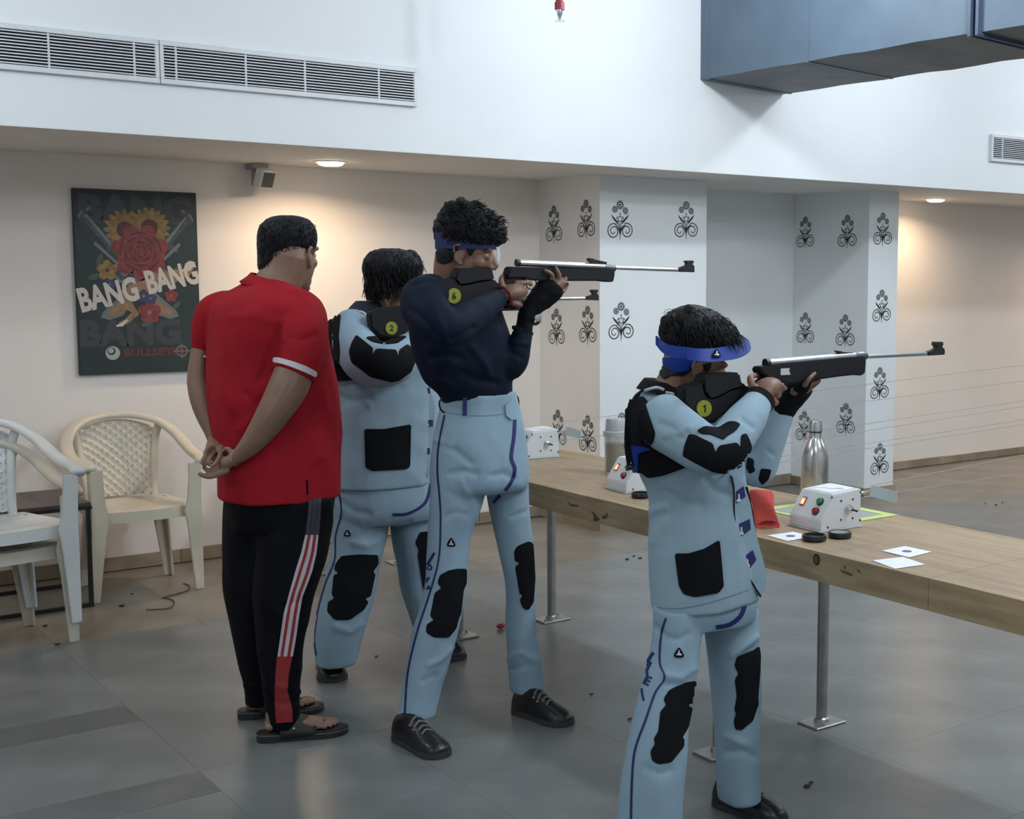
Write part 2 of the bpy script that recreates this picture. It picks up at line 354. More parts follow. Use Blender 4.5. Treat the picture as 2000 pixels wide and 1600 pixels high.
# ================================================================== FURNITURE AND THINGS
# ---- monobloc plastic armchairs
m_cream = mat('plastic_cream', (.66, .60, .48), .28, var=.06, scale=6, bump=.05, bscale=30)
m_whitep = mat('plastic_white', (.68, .69, .68), .26, var=.05, scale=6, bump=.05, bscale=30)
m_creamd = mat('plastic_cream_worn', (.58, .55, .46), .35, var=.08, scale=6)
def catmull(pts, n):
    pts = [np.array(p, float) for p in pts]; out = []
    for i in range(len(pts)-1):
        a = pts[max(i-1, 0)]; b = pts[i]; c = pts[i+1]; d = pts[min(i+2, len(pts)-1)]
        for k in range(n):
            t = k/n; out.append(.5*((2*b)+(-a+c)*t+(2*a-5*b+4*c-d)*t*t+(-a+3*b-3*c+d)*t**3))
    return out+[pts[-1]]
def chair(base, rz, m, label):
    t = thing('plastic_armchair', label, 'chair', base, 'plastic armchairs along the wall'); t.rotation_euler.z = rz
    def bld(mb, name, par=t, **k):
        o = mb.build(name, m, None, base=(0, 0, 0), **k); o.location = (0, 0, 0); o.parent = par; return o
    # seat: dished top, rolled front, deep skirt
    n = 14; top = []; bot = []
    for j in range(n+1):
        v = j/n; y = -.235+v*.44
        hw = .235-.035*v-(.03*(1-min(1, v/.12)) if v < .12 else 0)
        for i in range(n+1):
            u = i/n*2-1; z = .428-.02*(1-u*u)*math.sin(PI*min(1, v*1.05))-.012*max(0, 1-v/.1)**2-.012*v
            top.append((u*hw, y+.03*(u*u)*(1-v), z))
    idx = lambda i, j: j*(n+1)+i
    rim = [idx(i, 0) for i in range(n+1)]+[idx(n, j) for j in range(1, n+1)]+[idx(i, n) for i in range(n-1, -1, -1)]+[idx(0, j) for j in range(n-1, 0, -1)]
    mb = M(); fs = [(idx(i, j), idx(i+1, j), idx(i+1, j+1), idx(i, j+1)) for j in range(n) for i in range(n)]
    vs = list(top); k0 = len(vs)
    for r in rim: x, y, z = top[r]; vs.append((x*1.02, y-.004 if y < -.2 else y, z-.05))
    k1 = len(vs)
    for r in rim: x, y, z = top[r]; vs.append((x*.97, y*.97, z-.048))
    k2 = len(vs)
    for r in rim: x, y, z = top[r]; vs.append((x*.95, y*.95, z-.014))
    L = len(rim)
    for i in range(L):
        j = (i+1) % L; fs += [(rim[i], rim[j], k0+j, k0+i), (k0+i, k0+j, k1+j, k1+i), (k1+i, k1+j, k2+j, k2+i)]
    fs.append(tuple(k2+i for i in range(L)))
    mb.add(vs, fs); bld(mb, 'seat', smooth=.9)
    for s in (-1, 1):
        # front leg: tapered angle section rising to the arm
        R = []
        for z, x, y, a in ((0, .258, -.225, .040), (.1, .256, -.232, .048), (.3, .252, -.245, .066), (.40, .250, -.25, .080), (.46, .250, -.25, .066), (.56, .252, -.255, .060), (.628, .254, -.258, .062)):
            th = .012; q = [(0, 0), (-a, 0), (-a, th), (-th, th), (-th, a*.85), (0, a*.85)]
            R.append([(s*(x+qx), y+qy, z) for qx, qy in q])
        bld(M().rings(R), 'leg', bevel=.003)
        R = []
        for z, x, y, a in ((0, .222, .185, .040), (.2, .208, .178, .056), (.42, .19, .165, .075)):
            th = .012; q = [(0, 0), (-a, 0), (-a, -th), (-th, -th), (-th, -a*.8), (0, -a*.8)]
            R.append([(s*(x+qx), y+qy, z) for qx, qy in q])
        bld(M().rings(R), 'leg', bevel=.003)
        # back side post joining seat to top rail
        pp = catmull([(s*.155, .205, .40), (s*.16, .225, .48), (s*.172, .25, .60), (s*.185, .268, .70), (s*.20, .255, .765)], 4)
        bld(M().tube(pp, .019, 8, flat=.6), 'back_post', smooth=True)
    pr = [(-.252, -.262, .632), (-.262, -.2, .646), (-.272, -.06, .652), (-.272, .07, .682), (-.25, .17, .735), (-.19, .245, .787), (-.10, .285, .815), (0, .297, .823)]
    pr = pr+[(-x, y, z) for x, y, z in pr[-2::-1]]; pp = catmull(pr, 5); R = []
    for i, p in enumerate(pp):
        tt = pp[min(i+1, len(pp)-1)]-pp[max(i-1, 0)]; tt /= np.linalg.norm(tt); side = np.cross(tt, [0, 0, 1.]); side /= np.linalg.norm(side); up = np.cross(side, tt)
        R.append([p+side*.030*math.copysign(abs(math.cos(q))**.7, math.cos(q))+up*.017*math.copysign(abs(math.sin(q))**.7, math.sin(q)) for q in (2*PI*(k+.5)/12 for k in range(12))])
    bld(M().rings(R), 'arm_rail', smooth=True)
    # woven back: cells with a hole, strips bulging over and under
    mb = M(); nu, nv = 15, 17
    def S(u, v, e):
        z = .425+v*.375; y = .208+.05*math.sin(v*1.5)+.032*v-.02*(1-(2*u-1)**2)*-.6
        hw = .150+.035*v; zz = z-(.05*(2*u-1)**2*v**3)
        return (hw*(2*u-1), y+e, zz)
    for i in range(nu):
        for j in range(nv):
            e = .002 if (i+j) % 2 else -.0035
            u0, u1, v0, v1 = i/nu, (i+1)/nu, j/nv, (j+1)/nv; a = .40
            ou = [(u0, v0), (u1, v0), (u1, v1), (u0, v1)]; inn = [(u0+(u1-u0)*a, v0+(v1-v0)*a), (u1-(u1-u0)*a, v0+(v1-v0)*a), (u1-(u1-u0)*a, v1-(v1-v0)*a), (u0+(u1-u0)*a, v1-(v1-v0)*a)]
            vs = [S(*q, 0) for q in ou]+[S(*q, e*1.6) for q in inn]+[S(*q, .009) for q in ou]+[S(*q, .009+e*.6) for q in inn]
            fs = [(k, (k+1) % 4, 4+(k+1) % 4, 4+k) for k in range(4)]+[(8+k, 12+k, 12+(k+1) % 4, 8+(k+1) % 4) for k in range(4)]+[(4+k, 4+(k+1) % 4, 12+(k+1) % 4, 12+k) for k in range(4)]
            mb.add(vs, fs)
    bld(mb, 'backrest', smooth=.6, fix=False)
    return t
chair((1.85, 6.64, 0), math.radians(-1.5), m_cream, 'cream plastic armchair standing alone against the wall below the poster')
lo = chair((1.095, 5.985, 0), math.radians(8), m_creamd, 'cream plastic armchair underneath in the stacked pair at the left edge')
up = chair((1.10, 5.955, .088), math.radians(8), m_whitep, 'white plastic armchair on top of the stacked pair at the left edge')
# ---- low side table behind the chairs
m_brown = mat('laminate_brown', (.075, .055, .05), .4, var=.1, scale=10); m_blk = mat('steel_black', (.012, .012, .013), .4, var=.1)
st = thing('side_table', 'low brown topped side table on a black steel frame behind the chairs', 'table', (1.1, 6.6, 0))
M().box((.62, 6.37, .468), (1.59, 6.86, .486)).build('tabletop', m_brown, st, bevel=.002)
M().box((.62, 6.365, .455), (1.592, 6.38, .4675)).box((.62, 6.85, .455), (1.592, 6.865, .4675)).build('apron', m_blk, st)
for x in (.63, 1.575):
    for y in (6.375, 6.845): M().box((x-.009, y-.009, 0), (x+.009, y+.009, .456)).build('leg', m_blk, st)
for y in (6.375, 6.845): M().box((.64, y-.008, .001), (1.565, y+.008, .018)).build('floor_bar', m_blk, st)
# ---- long timber shooting bench
m_wood = mat('bench_wood', (.29, .20, .115), .42, scale=5, stretch=(9, .7, 9), col2=(.37, .27, .165), bump=.05, bscale=30, detail=6)
m_woode = mat('bench_edge_wood', (.30, .21, .115), .5, scale=4, stretch=(6, 1.0, 10), col2=(.43, .315, .175), bump=.08, bscale=30, detail=6, per_object=.12)
m_knot = mat('wood_knot', (.11, .066, .035), .55, var=.3, scale=30); m_steel = mat('brushed_steel', (.42, .41, .39), .33, .9, var=.1, scale=20)
XF, XR, ZT = 2.632, 3.25, .75
tb = thing('shooting_bench', 'long timber shooting bench on steel tube legs', 'bench', (XF, .4, 0))
for a, b in ((.4, 2.274), (2.2755, 4.95), (4.9515, 6.62)): M().box((XF+.022, a, ZT-.086), (XR-.02, b, ZT)).build('top_board', m_wood, tb)
for a, b in ((.4, 2.274), (2.2755, 4.95), (4.9515, 6.62)): M().box((XF, a, ZT-.088), (XF+.0215, b, ZT+.0008)).build('edge_plank', m_woode, tb, bevel=.0015, bseg=1)
M().box((XR-.0195, .4, ZT-.088), (XR, 6.62, ZT+.0008)).build('edge_plank', m_woode, tb, bevel=.0015, bseg=1)
def front(px, py): q = onx(px, py, XF); return (-(q[1]-.4), q[2])
def knot(pts):
    q = [front(*p) for p in pts]; mb = M(); mb.add([(XF-.0006, .4-a, b) for a, b in q], [tuple(range(len(q)))]); mb.build('knot_mark', m_knot, tb, fix=False)
knot([(1154, 998), (1161, 1001), (1166, 1008), (1172, 1014), (1169, 1018), (1159, 1018), (1160, 1009)]); knot([(1176, 1008), (1182, 1007), (1186, 1000), (1187, 1009), (1182, 1014), (1176, 1013)])
knot([(1108, 978), (1114, 984), (1128, 986), (1131, 990), (1118, 990), (1111, 986)])
knot([(1640, 1112), (1655, 1116), (1668, 1124), (1660, 1125), (1645, 1119)]); knot([(1649, 1104), (1653, 1107), (1652, 1113), (1648, 1110)]); knot([(1673, 1110), (1678, 1114), (1682, 1121), (1676, 1117)])
cc = onx(1595, 1093, XF)
M().rings([[(x, cc[1]+.011*r*math.cos(2*PI*k/16), cc[2]+.013*r*math.sin(2*PI*k/16)) for k in range(16)] for x, r in ((XF-.0012, 1.25), (XF-.0012, 1.0), (XF+.0002, .9))]).build('cable_hole', m_knot, tb)
for X in (2.665, 3.13):
    for Y in (1.45, 3.17, 4.89, 6.37):
        lg = M().lathe([(.0195, .006), (.0195, ZT-.086)], 18, (X, Y, 0)).build('leg', m_steel, tb, smooth=.6)
        M().lathe([(.0195, .008), (.027, .008), (.025, .02), (.0195, .024)], 18, (X, Y, 0)).build('collar', m_steel, lg, smooth=.6)
        M().box((X-.07, Y-.05, 0), (X+.07, Y+.05, .008)).build('foot_plate', m_steel, lg, bevel=.002, bseg=1)
        for q in (-1, 1): M().lathe([(.007, .008), (.007, .016), (0, .017)], 6, (X+.05*q, Y+.03*q, 0)).build('bolt', m_steel, lg)
# ---- target carrier control boxes
m_box = mat('box_enamel', (.68, .70, .71), .35, var=.02, bump=.03, bscale=80)
m_gbtn = mat('button_green', (.02, .22, .07), .3); m_rbtn = mat('button_red', (.30, .015, .015), .3); m_sw = mat('switch_red_lit', (1.0, .12, .03), emit=2.6)
m_swc = mat('switch_glow_core', (1.0, .45, .2), emit=6); m_clear = mat('acrylic_clear', (.72, .82, .85), .2, trans=.4); m_screw = mat('screw_black', (.02, .02, .02), .4)
m_scrib = mat('ink', (.12, .10, .16), .7)
def control_box(base, rz, label):
    t = thing('control_box', label, 'control box', base, 'target carrier control boxes'); t.rotation_euler.z = rz; W, D = .146, .172
    def bld(mb, name, m, par=t, **k):
        o = mb.build(name, m, None, base=(0, 0, 0), **k); o.location = (0, 0, 0); o.parent = par; return o
    prof = [(0, .003), (0, .036), (.05, .113), (D, .121), (D, .003)]
    bld(M().add([(x, y, z) for y in (0, W) for x, z in prof], [(0, 1, 2, 3, 4), (9, 8, 7, 6, 5), (0, 5, 6, 1), (1, 6, 7, 2), (2, 7, 8, 3), (3, 8, 9, 4), (4, 9, 5, 0)]), 'case', m_box, bevel=.0025)
    bld(M().box((-.004, -.004, 0), (D+.004, W+.004, .0035)), 'base_plate', m_box)
    s = np.array([.05, 0, .077]); s /= np.linalg.norm(s); n = np.array([-s[2], 0, s[0]]); o0 = np.array([0, 0, .036])
    def face(u, y): return o0+s*u+np.array([0, y, 0])
    def disc(u, y, r, h, nm, m, par=t):
        c = face(u, y); R = []
        for hh, rr in ((0, r), (h*.7, r), (h, r*.85)): R.append([c+n*hh+s*rr*math.cos(2*PI*k/18)+np.array([0, 1, 0])*rr*math.sin(2*PI*k/18) for k in range(18)])
        return bld(M().rings(R), nm, m, par, smooth=.7)
    def plate(u0, u1, y0, y1, h, nm, m, par=t):
        return bld(M().add([face(u, y)+n*hh for hh in (0, h) for u, y in ((u0, y0), (u1, y0), (u1, y1), (u0, y1))], [(0, 1, 2, 3), (7, 6, 5, 4), (0, 4, 5, 1), (1, 5, 6, 2), (2, 6, 7, 3), (3, 7, 4, 0)]), nm, m, par)
    sw = plate(.036, .066, .102, .122, .002, 'power_switch', m_screw); plate(.040, .062, .105, .119, .0035, 'lit_rocker', m_sw, sw); plate(.045, .053, .109, .115, .0042, 'glow', m_swc, sw)
    for u, m, nm in ((.060, m_gbtn, 'green_button'), (.026, m_rbtn, 'red_button')):
        c = disc(u, .038, .0135, .004, nm, m_screw); disc(u, .038, .0105, .011, 'cap', m, c)
    for x, z in ((.03, .012), (.045, .105), (.085, .09), (.085, .03), (.135, .09), (.135, .03), (.168, .11), (.168, .02)):
        bld(M().rings([[(x+.0035*math.cos(2*PI*k/8), yy, z+.0035*math.sin(2*PI*k/8)) for k in range(8)] for yy in (0, -.0015)]), 'screw', m_screw)
    kn = bld(M().rings([[(.115+r*math.cos(2*PI*k/14), y, .062+r*math.sin(2*PI*k/14)) for k in range(14)] for y, r in ((0, .014), (-.004, .014), (-.005, .010), (-.016, .010), (-.018, .006))]), 'toggle', m_chrome, smooth=.6)
    bld(M().tube([(.115, -.016, .062), (.125, -.034, .058)], [.003, .0035], 8), 'lever', m_screw, kn)
    bld(M().add([(.062, .02, .1145), (.165, .02, .1212), (.165, .128, .1212), (.062, .128, .1145), (.062, .02, .1151), (.165, .02, .1218), (.165, .128, .1218), (.062, .128, .1151)], [(0, 1, 2, 3), (7, 6, 5, 4), (0, 4, 5, 1), (1, 5, 6, 2), (2, 6, 7, 3), (3, 7, 4, 0)]), 'paper_label', mat('paper', (.75, .75, .77), .7), t)
    sc = M()
    for q in flat_strip([(.075, .12), (.10, .095), (.105, .07), (.12, .05), (.125, .035), (.135, .045), (.12, .06)], .0025): sc.add([(x, y, .1156+(x-.062)*.065+.0004) for x, y in q], [(0, 1, 2, 3)])
    bld(sc, 'handwriting', m_scrib, t, fix=False)
    a = np.array([D+.03, -.01, .095]); ex = np.array([.03, -.085, -.008]); ez = np.array([.004, 0, .036]); nn = np.cross(ex, ez); nn /= np.linalg.norm(nn)
    pl = bld(M().add([a+ex*u+ez*v+nn*h for h in (0, .004) for u, v in ((0, 0), (1, -.12), (1, .85), (0, 1))], [(0, 1, 2, 3), (7, 6, 5, 4), (0, 4, 5, 1), (1, 5, 6, 2), (2, 6, 7, 3), (3, 7, 4, 0)]), 'clear_plate', m_clear, t)
    for u in (.15, .85):
        c = a+ex*u+ez*.45; bld(M().ico(c-nn*.002, .004, 1), 'rivet', m_chrome, pl)
    bld(M().tube([(D, .03, .10), (D+.02, .01, .105), a+ez*.5], .004, 8), 'bracket_arm', m_chrome, t)
    return t
control_box((2.833, 2.888, ZT+.0015), math.radians(-2), 'white sloped control box with lit red switch in front of the steel bottle')
control_box((2.775, 3.835, ZT+.0015), math.radians(-6), 'white sloped control box with lit red switch in front of the clear shaker jar')
control_box((2.93, 4.80, ZT+.0015), math.radians(-6), 'farthest white control box, half hidden behind the tall boy in navy')
# ---- things on the bench
m_yel = mat('foam_lime', (.52, .62, .20), .7, var=.05)
for n, (xa, xb, ya, yb) in enumerate(((2.95, 3.247, 2.945, 3.31), (2.99, 3.247, 4.985, 5.28))):
    y = thing('lime_mat', ('lime green mat under the control box nearest the camera', 'lime green mat at the rear edge by the farthest control box')[n], 'mat', (xa, ya, ZT))
    M().box((xa, ya, ZT+.0008), (xb, ya+.035, ZT+.0023)).box((xa, yb-.035, ZT+.0008), (xb, yb, ZT+.0023)).box((xb-.035, ya+.035, ZT+.0008), (xb, yb-.035, ZT+.0023)).box((xa, ya+.035, ZT+.0008), (xa+.02, yb-.035, ZT+.0023)).build('border', m_yel, y)
    M().box((xa+.02, ya+.035, ZT+.0008), (xb-.035, yb-.035, ZT+.0014)).build('centre', mat('mat_grey', (.30, .32, .28), .7), y)
m_btl = mat('bottle_steel', (.55, .53, .51), .24, 1, var=.05)
b = onz(1590, 985, ZT); b = (b[0], b[1], ZT)
t = thing('steel_bottle', 'brushed steel water bottle standing behind the nearest control box', 'bottle', b)
M().lathe([(0, .001), (.044, .001), (.0475, .006), (.0475, .165), (.044, .188), (.034, .212), (.025, .230), (.0225, .238), (.0225, .252), (0, .252)], 36, b).build('body', m_btl, t, smooth=.7)
M().lathe([(.0225, .252), (.0235, .2525), (.0235, .257), (.0225, .2575)], 36, b).build('seal_ring', m_screw, t)
M().lathe([(0, .257), (.0245, .257), (.0245, .285), (.022, .294), (.012, .297), (0, .297)], 36, b).build('cap', m_btl, t, smooth=.7)
b = onz(1203, 924, ZT); b = (b[0], b[1], ZT)
m_jar = mat('jar_clear', (.86, .86, .82), .08, trans=.9); m_lid = mat('jar_lid', (.55, .57, .57), .25, trans=.3)
t = thing('shaker_jar', 'clear shaker jar with a grey lid behind the middle control box', 'jar', b)
M().lathe([(0, .001), (.042, .001), (.044, .005), (.047, .15), (.0435, .15), (.0405, .006), (0, .006)], 32, b).build('body', m_jar, t, smooth=.7)
M().lathe([(0, .0065), (.0400, .0065), (.0425, .12), (0, .12)], 32, b).build('drink', mat('drink', (.58, .52, .38), .3), t, smooth=.7)
M().lathe([(0, .150), (.051, .150), (.051, .168), (.043, .172), (.041, .212), (.036, .220), (0, .222)], 32, b).build('lid', m_lid, t, smooth=.7)
m_tinb = mat('tin_black', (.014, .014, .015), .35); m_tini = mat('tin_inside', (.55, .55, .54), .22, .9)
def tin(px, py, r, label, open_):
    b = onz(px, py, ZT); b = (b[0], b[1], ZT+.001); t = thing('pellet_tin', label, 'tin', b, 'pellet tins')
    M().lathe([(0, 0), (r*.92, 0), (r, .004), (r, .014), (r*.96, .0175), (r*.84, .0175), (r*.82, .006), (0, .006)], 32, b).build('shell', m_tinb, t, smooth=.6)
    M().lathe([(0, .0062), (r*.8, .0062), (r*.8, .0085 if open_ else .0165), (0, .007 if open_ else .0168)], 32, b).build('inside', m_tini, t, smooth=.6)
tin(1590, 1056, .037, 'open black pellet tin nearest the front edge beside the control box', 1)
tin(1640, 1050, .036, 'black pellet tin with a foil top, right beside the open one', 0)
tin(1252, 972, .035, 'black pellet tin beside the middle control box by the short boy', 1)
m_card = mat('card_white', (.78, .80, .84), .7)
def card(pts, dot, label):
    q = [onz(*p, ZT) for p in pts]; c = sum(q)/4; t = thing('target_card', label, 'paper', (c[0], c[1], ZT), 'paper target cards')
    M().add([(p[0], p[1], ZT+h) for h in (.0012, .0020) for p in q], [(3, 2, 1, 0), (4, 5, 6, 7), (0, 1, 5, 4), (1, 2, 6, 5), (2, 3, 7, 6), (3, 0, 4, 7)]).build('sheet', m_card, t)
    if dot: M().lathe([(0, .0021), (.0145, .0021), (.0145, .0025), (0, .0026)], 24, (c[0], c[1], ZT)).build('bullseye', m_scrib, t)
card(((1722, 1077), (1767, 1068), (1820, 1079), (1776, 1090)), 1, 'white target card with a black dot, right of the pellet tins')
card(((1704, 1096), (1764, 1089), (1807, 1104), (1748, 1112)), 0, 'blank white card at the front edge of the bench')
card(((1499, 1047), (1549, 1040), (1590, 1049), (1538, 1058)), 1, 'white target card with a black dot, left of the open pellet tin')
# red drawstring pouch
m_pouch = mat('pouch_red', (.56, .075, .06), .85, var=.12, scale=14, bump=.4, bscale=30)
b0 = onz(1490, 1036, ZT); t = thing('red_pouch', 'red cloth pouch lying open between the short boy and the control box', 'pouch', (b0[0], b0[1], ZT))
Yp = 3.06; R = []
for (cx, cy, rx, ry, dy) in ((1482, 957, 10, 2, .02), (1485, 959, 22, 5, .02), (1487, 968, 24, 8, .02), (1489, 982, 22, 10, .01), (1491, 996, 22, 12, 0), (1494, 1010, 25, 13, -.01), (1498, 1022, 26, 12, -.02), (1500, 1027, 25, 11, -.025), (1500, 1027, 21, 8, -.025), (1497, 1018, 17, 6, -.01)):
    c = P(cx, cy, Yp+dy); k = c@FW/F; sl = max(0, min(1, (cy-985)/40))
    R.append([c+RT*rx*k*math.cos(q)+(UP*(.3+.7*sl)-FW*(.9-1.0*sl))*ry*k*math.sin(q)*(2.2-1.1*sl) for q in (2*PI*i/28 for i in range(28))])
R = [[(p[0], p[1], max(p[2], ZT+.002)) for p in r] for r in R]
o = M().rings(R).build('pouch_cloth', m_pouch, t, smooth=True)
for v in o.data.vertices: v.co += v.normal*.005*noise.noise(v.co*22); v.co.z = max(v.co.z, .002)
# carrier wires running down range
m_wire = mat('wire_grey', (.34, .32, .31), .5, .3)
for n, (a, b, Y, lab) in enumerate(((752, 713, 4.85, 'upper carrier wire of the farthest lane'), (785, 744, 4.85, 'lower carrier wire of the farthest lane'), (829, 783, 3.92, 'upper carrier wire of the middle lane'), (843, 794, 3.92, 'second carrier wire of the middle lane'), (868, 820, 3.92, 'third carrier wire of the middle lane'), (878, 829, 3.92, 'lowest carrier wire of the middle lane'), (952, 889, 2.95, 'upper carrier wire of the nearest lane low over the floor'), (972, 924, 2.99, 'lower carrier wire of the nearest lane low over the floor'))):
    p, q = P(1684, a, Y), P(2000, b, Y); d = (q-p)/(q[0]-p[0]); s = p+d*(3.12-p[0]); e = p+d*(12.45-p[0])
    tag(M().tube([s, e], .0013, 6).build('carrier_wire', m_wire, base=tuple(s)), lab, 'wire')
# poster
m_po = mat('poster_print', (.012, .014, .018), .5, scale=1.6, col2=(.012, .038, .032)); m_ghost = mat('poster_ghost', (.038, .041, .047), .5); m_lett = mat('poster_letters', (.56, .52, .47), .5)
pa, pb, pc = P(138, 368, 7.07), P(381, 375, 7.07), P(157, 733, 7.07)
x0, x1, z1, z0 = 1.735, 2.338, 1.948, 1.018; PWd, PH = x1-x0, z1-z0
po = thing('poster', 'dark poster with crossed pistols, roses and white lettering BANG BANG', 'poster', (x0, YW, z0))
M().box((x0, YW-.03, z0), (x1, YW-.001, z1)).build('panel', m_po, po, bevel=.002)
PO = np.array((x0, YW-.0305, z0)); 
def pd(name, polys, m, lay): return decal(name, polys, PO, (PWd, 0, 0), (0, 0, PH), m, po, off=.0002*lay)
def tx(s, cx, cy, wid, hgt, rot=0, bold=.02):
    vs, fs = text2d(s, bold); xs = [v[0] for v in vs]; ys = [v[1] for v in vs]; mx, my = (max(xs)+min(xs))/2, (max(ys)+min(ys))/2
    sx = wid/(max(xs)-min(xs)); sy = hgt/(max(ys)-min(ys)); asp = PH/PWd; c, q = math.cos(rot), math.sin(rot); out = []
    for x, y in vs:
        X = (x-mx)*sx; Y = (y-my)*sy*asp; out.append((cx+X*c-Y*q, cy+(X*q+Y*c)/asp))
    return out, fs
A = PH/PWd
def el(cx, cy, r, n=16, sq=1.0, rot=0): return [(cx+(r*math.cos(a)*math.cos(rot)-r*sq*math.sin(a)*math.sin(rot)), cy+(r*math.cos(a)*math.sin(rot)+r*sq*math.sin(a)*math.cos(rot))/A) for a in (2*PI*k/n for k in range(n))]
def petal(cx, cy, r, a, L, wd): return el(cx+r*math.cos(a), cy+r*math.sin(a)/A, L, 10, wd/L, a)
pd('ghost_lettering', tx('BANG', .5, .895, .92, .165, 0, .05), m_ghost, 1); pd('ghost_lettering', tx('BANG', .42, .225, .82, .15, 0, .05), m_ghost, 1)
c_yel = mat('print_yellow', (.23, .14, .045), .5, var=.25, scale=40); c_red = mat('print_red', (.20, .032, .032), .5, var=.25, scale=40); c_dred = mat('print_dark_red', (.085, .014, .016), .5)
c_leaf = mat('print_leaf', (.05, .09, .05), .5); c_gun = mat('print_gun', (.04, .05, .064), .4, var=.4, scale=30); c_gunl = mat('print_gun_light', (.14, .15, .17), .4); c_gold = mat('print_gold', (.26, .16, .08), .5, var=.2, scale=40); c_blue = mat('print_blue', (.03, .045, .11), .5); c_blk = mat('print_black', (.008, .008, .01), .5)
for cx, cy, n in ((.40, .785, 16), (.60, .80, 18)):
    pd('sunflower', [petal(cx, cy, .10, 2*PI*k/n, .075, .026) for k in range(n)], c_yel, 2); pd('sunflower_heart', [el(cx, cy, .07)], c_dred, 3)
pd('leaf', [el(.30, .69, .06, 12, .5, .5), el(.78, .69, .06, 12, .5, -.5), el(.19, .62, .05, 12, .5, 1.2), el(.14, .53, .05, 12, .5, .3), el(.82, .57, .06, 12, .4, .8), el(.55, .27, .05, 10, .4, .2), el(.8, .37, .05, 10, .4, .8)], c_leaf, 2)
# pistols: long barrel, rod, frame, curved grip
for s in (-1, 1):
    ff = lambda a, b: (.5+s*a, b)
    pd('pistol_barrel', [[ff(.42, .875), ff(.455, .85), ff(.10, .575), ff(.05, .61)]], c_gun, 3); pd('pistol_highlight', [[ff(.40, .865), ff(.41, .858), ff(.14, .625), ff(.12, .64)]], c_gunl, 4)
    pd('pistol_rod', [[ff(.34, .72), ff(.355, .705), ff(.16, .585), ff(.15, .60)]], c_gunl, 3); pd('pistol_outline', flat_strip([ff(.43, .88), ff(.465, .85), ff(.455, .84)], .012)+flat_strip([ff(.40, .885), ff(.37, .90)], .012), c_gunl, 3)
    pd('pistol_frame', [[ff(.13, .64), ff(.24, .56), ff(.16, .50), ff(.05, .47), ff(-.02, .55), ff(.06, .60)]], c_gunl, 4); pd('pistol_cylinder', [[ff(.13, .62), ff(.215, .56), ff(.155, .515), ff(.06, .49), ff(.01, .55), ff(.07, .58)]], c_gun, 5)
    pd('pistol_screw', [el(.5+s*.12, .55, .028)], c_gunl, 6)
    pd('pistol_grip', [[ff(-.02, .50), ff(-.10, .46), ff(-.30, .34), ff(-.32, .31), ff(-.25, .295), ff(-.14, .32), ff(-.02, .43), ff(.05, .47)]], c_gunl, 3)
    pd('pistol_grip_panel', [[ff(-.10, .43), ff(-.27, .335), ff(-.24, .31), ff(-.15, .33), ff(-.05, .41)]], c_gold, 5)
pd('rose', [el(.52, .66, .20, 22, .92)], c_red, 5); pd('rose_petal', [petal(.52, .665, .15, a, .095, .07) for a in (.3, 1.2, 2.0, 2.9, 3.9, 4.7, 5.6)], c_red, 6)
for r, off in ((.165, 0), (.125, .5), (.085, 1.1), (.045, .3)):
    for k in range(5):
        a0 = off+2*PI*k/5; pd('rose_fold', flat_strip([(.52+r*math.cos(a0+t*.22), .668+r*math.sin(a0+t*.22)*.95/A) for t in range(5)], [.004, .012, .014, .012, .004]), c_dred, 8)
for cx, cy, r, m in ((.245, .565, .075, c_yel), (.575, .335, .085, c_red), (.76, .425, .05, c_red), (.53, .425, .05, c_blue), (.59, .41, .045, c_blue), (.26, .49, .045, c_blue)):
    pd('blossom', [petal(cx, cy, r*.6, 2*PI*k/5+.3, r*.58, r*.5) for k in range(5)], m, 7); pd('blossom_heart', [el(cx, cy, r*.22)], c_gold if m is not c_yel else c_dred, 8)
pd('ribbon', flat_strip([(.32, .275), (.38, .285), (.46, .33), (.40, .38), (.34, .42), (.5, .47), (.62, .505), (.8, .535), (.92, .56), (.97, .60)], [.01, .03, .06, .07, .07, .075, .075, .07, .04, .008]), c_gold, 6)
pd('ribbon_tip', flat_strip([(.30, .262), (.35, .27), (.39, .295)], [.008, .022, .01])+flat_strip([(.86, .565), (.92, .575), (.965, .598)], [.01, .022, .006]), m_lett, 7)
pd('lettering', tx('BANG', .248, .435, .48, .135, .22, .04), m_lett, 9); pd('lettering', tx('BANG', .772, .528, .445, .135, .22, .04), m_lett, 9)
c_logo = mat('print_logo_red', (.14, .022, .022), .5); c_lw = mat('print_logo_white', (.36, .36, .34), .5)
pd('logo_disc', [el(.265, .115, .058, 24)], c_lw, 2); pd('logo_ring', [el(.255, .125, .032, 20)], c_blk, 3); pd('logo_core', [el(.252, .128, .022, 20)], c_lw, 4)
pd('logo_lettering', tx('BULLSEYES', .605, .115, .50, .042, 0, .03), c_logo, 2)
pd('logo_crosshair', flat_strip([(.835+.045*math.cos(2*PI*k/20), .115+.045*math.sin(2*PI*k/20)/A) for k in range(21)], .008)+flat_strip([(.765, .115), (.905, .115)], .006)+flat_strip([(.835, .07), (.835, .16)], .006), mat('print_logo_grey', (.20, .15, .15), .5), 3)
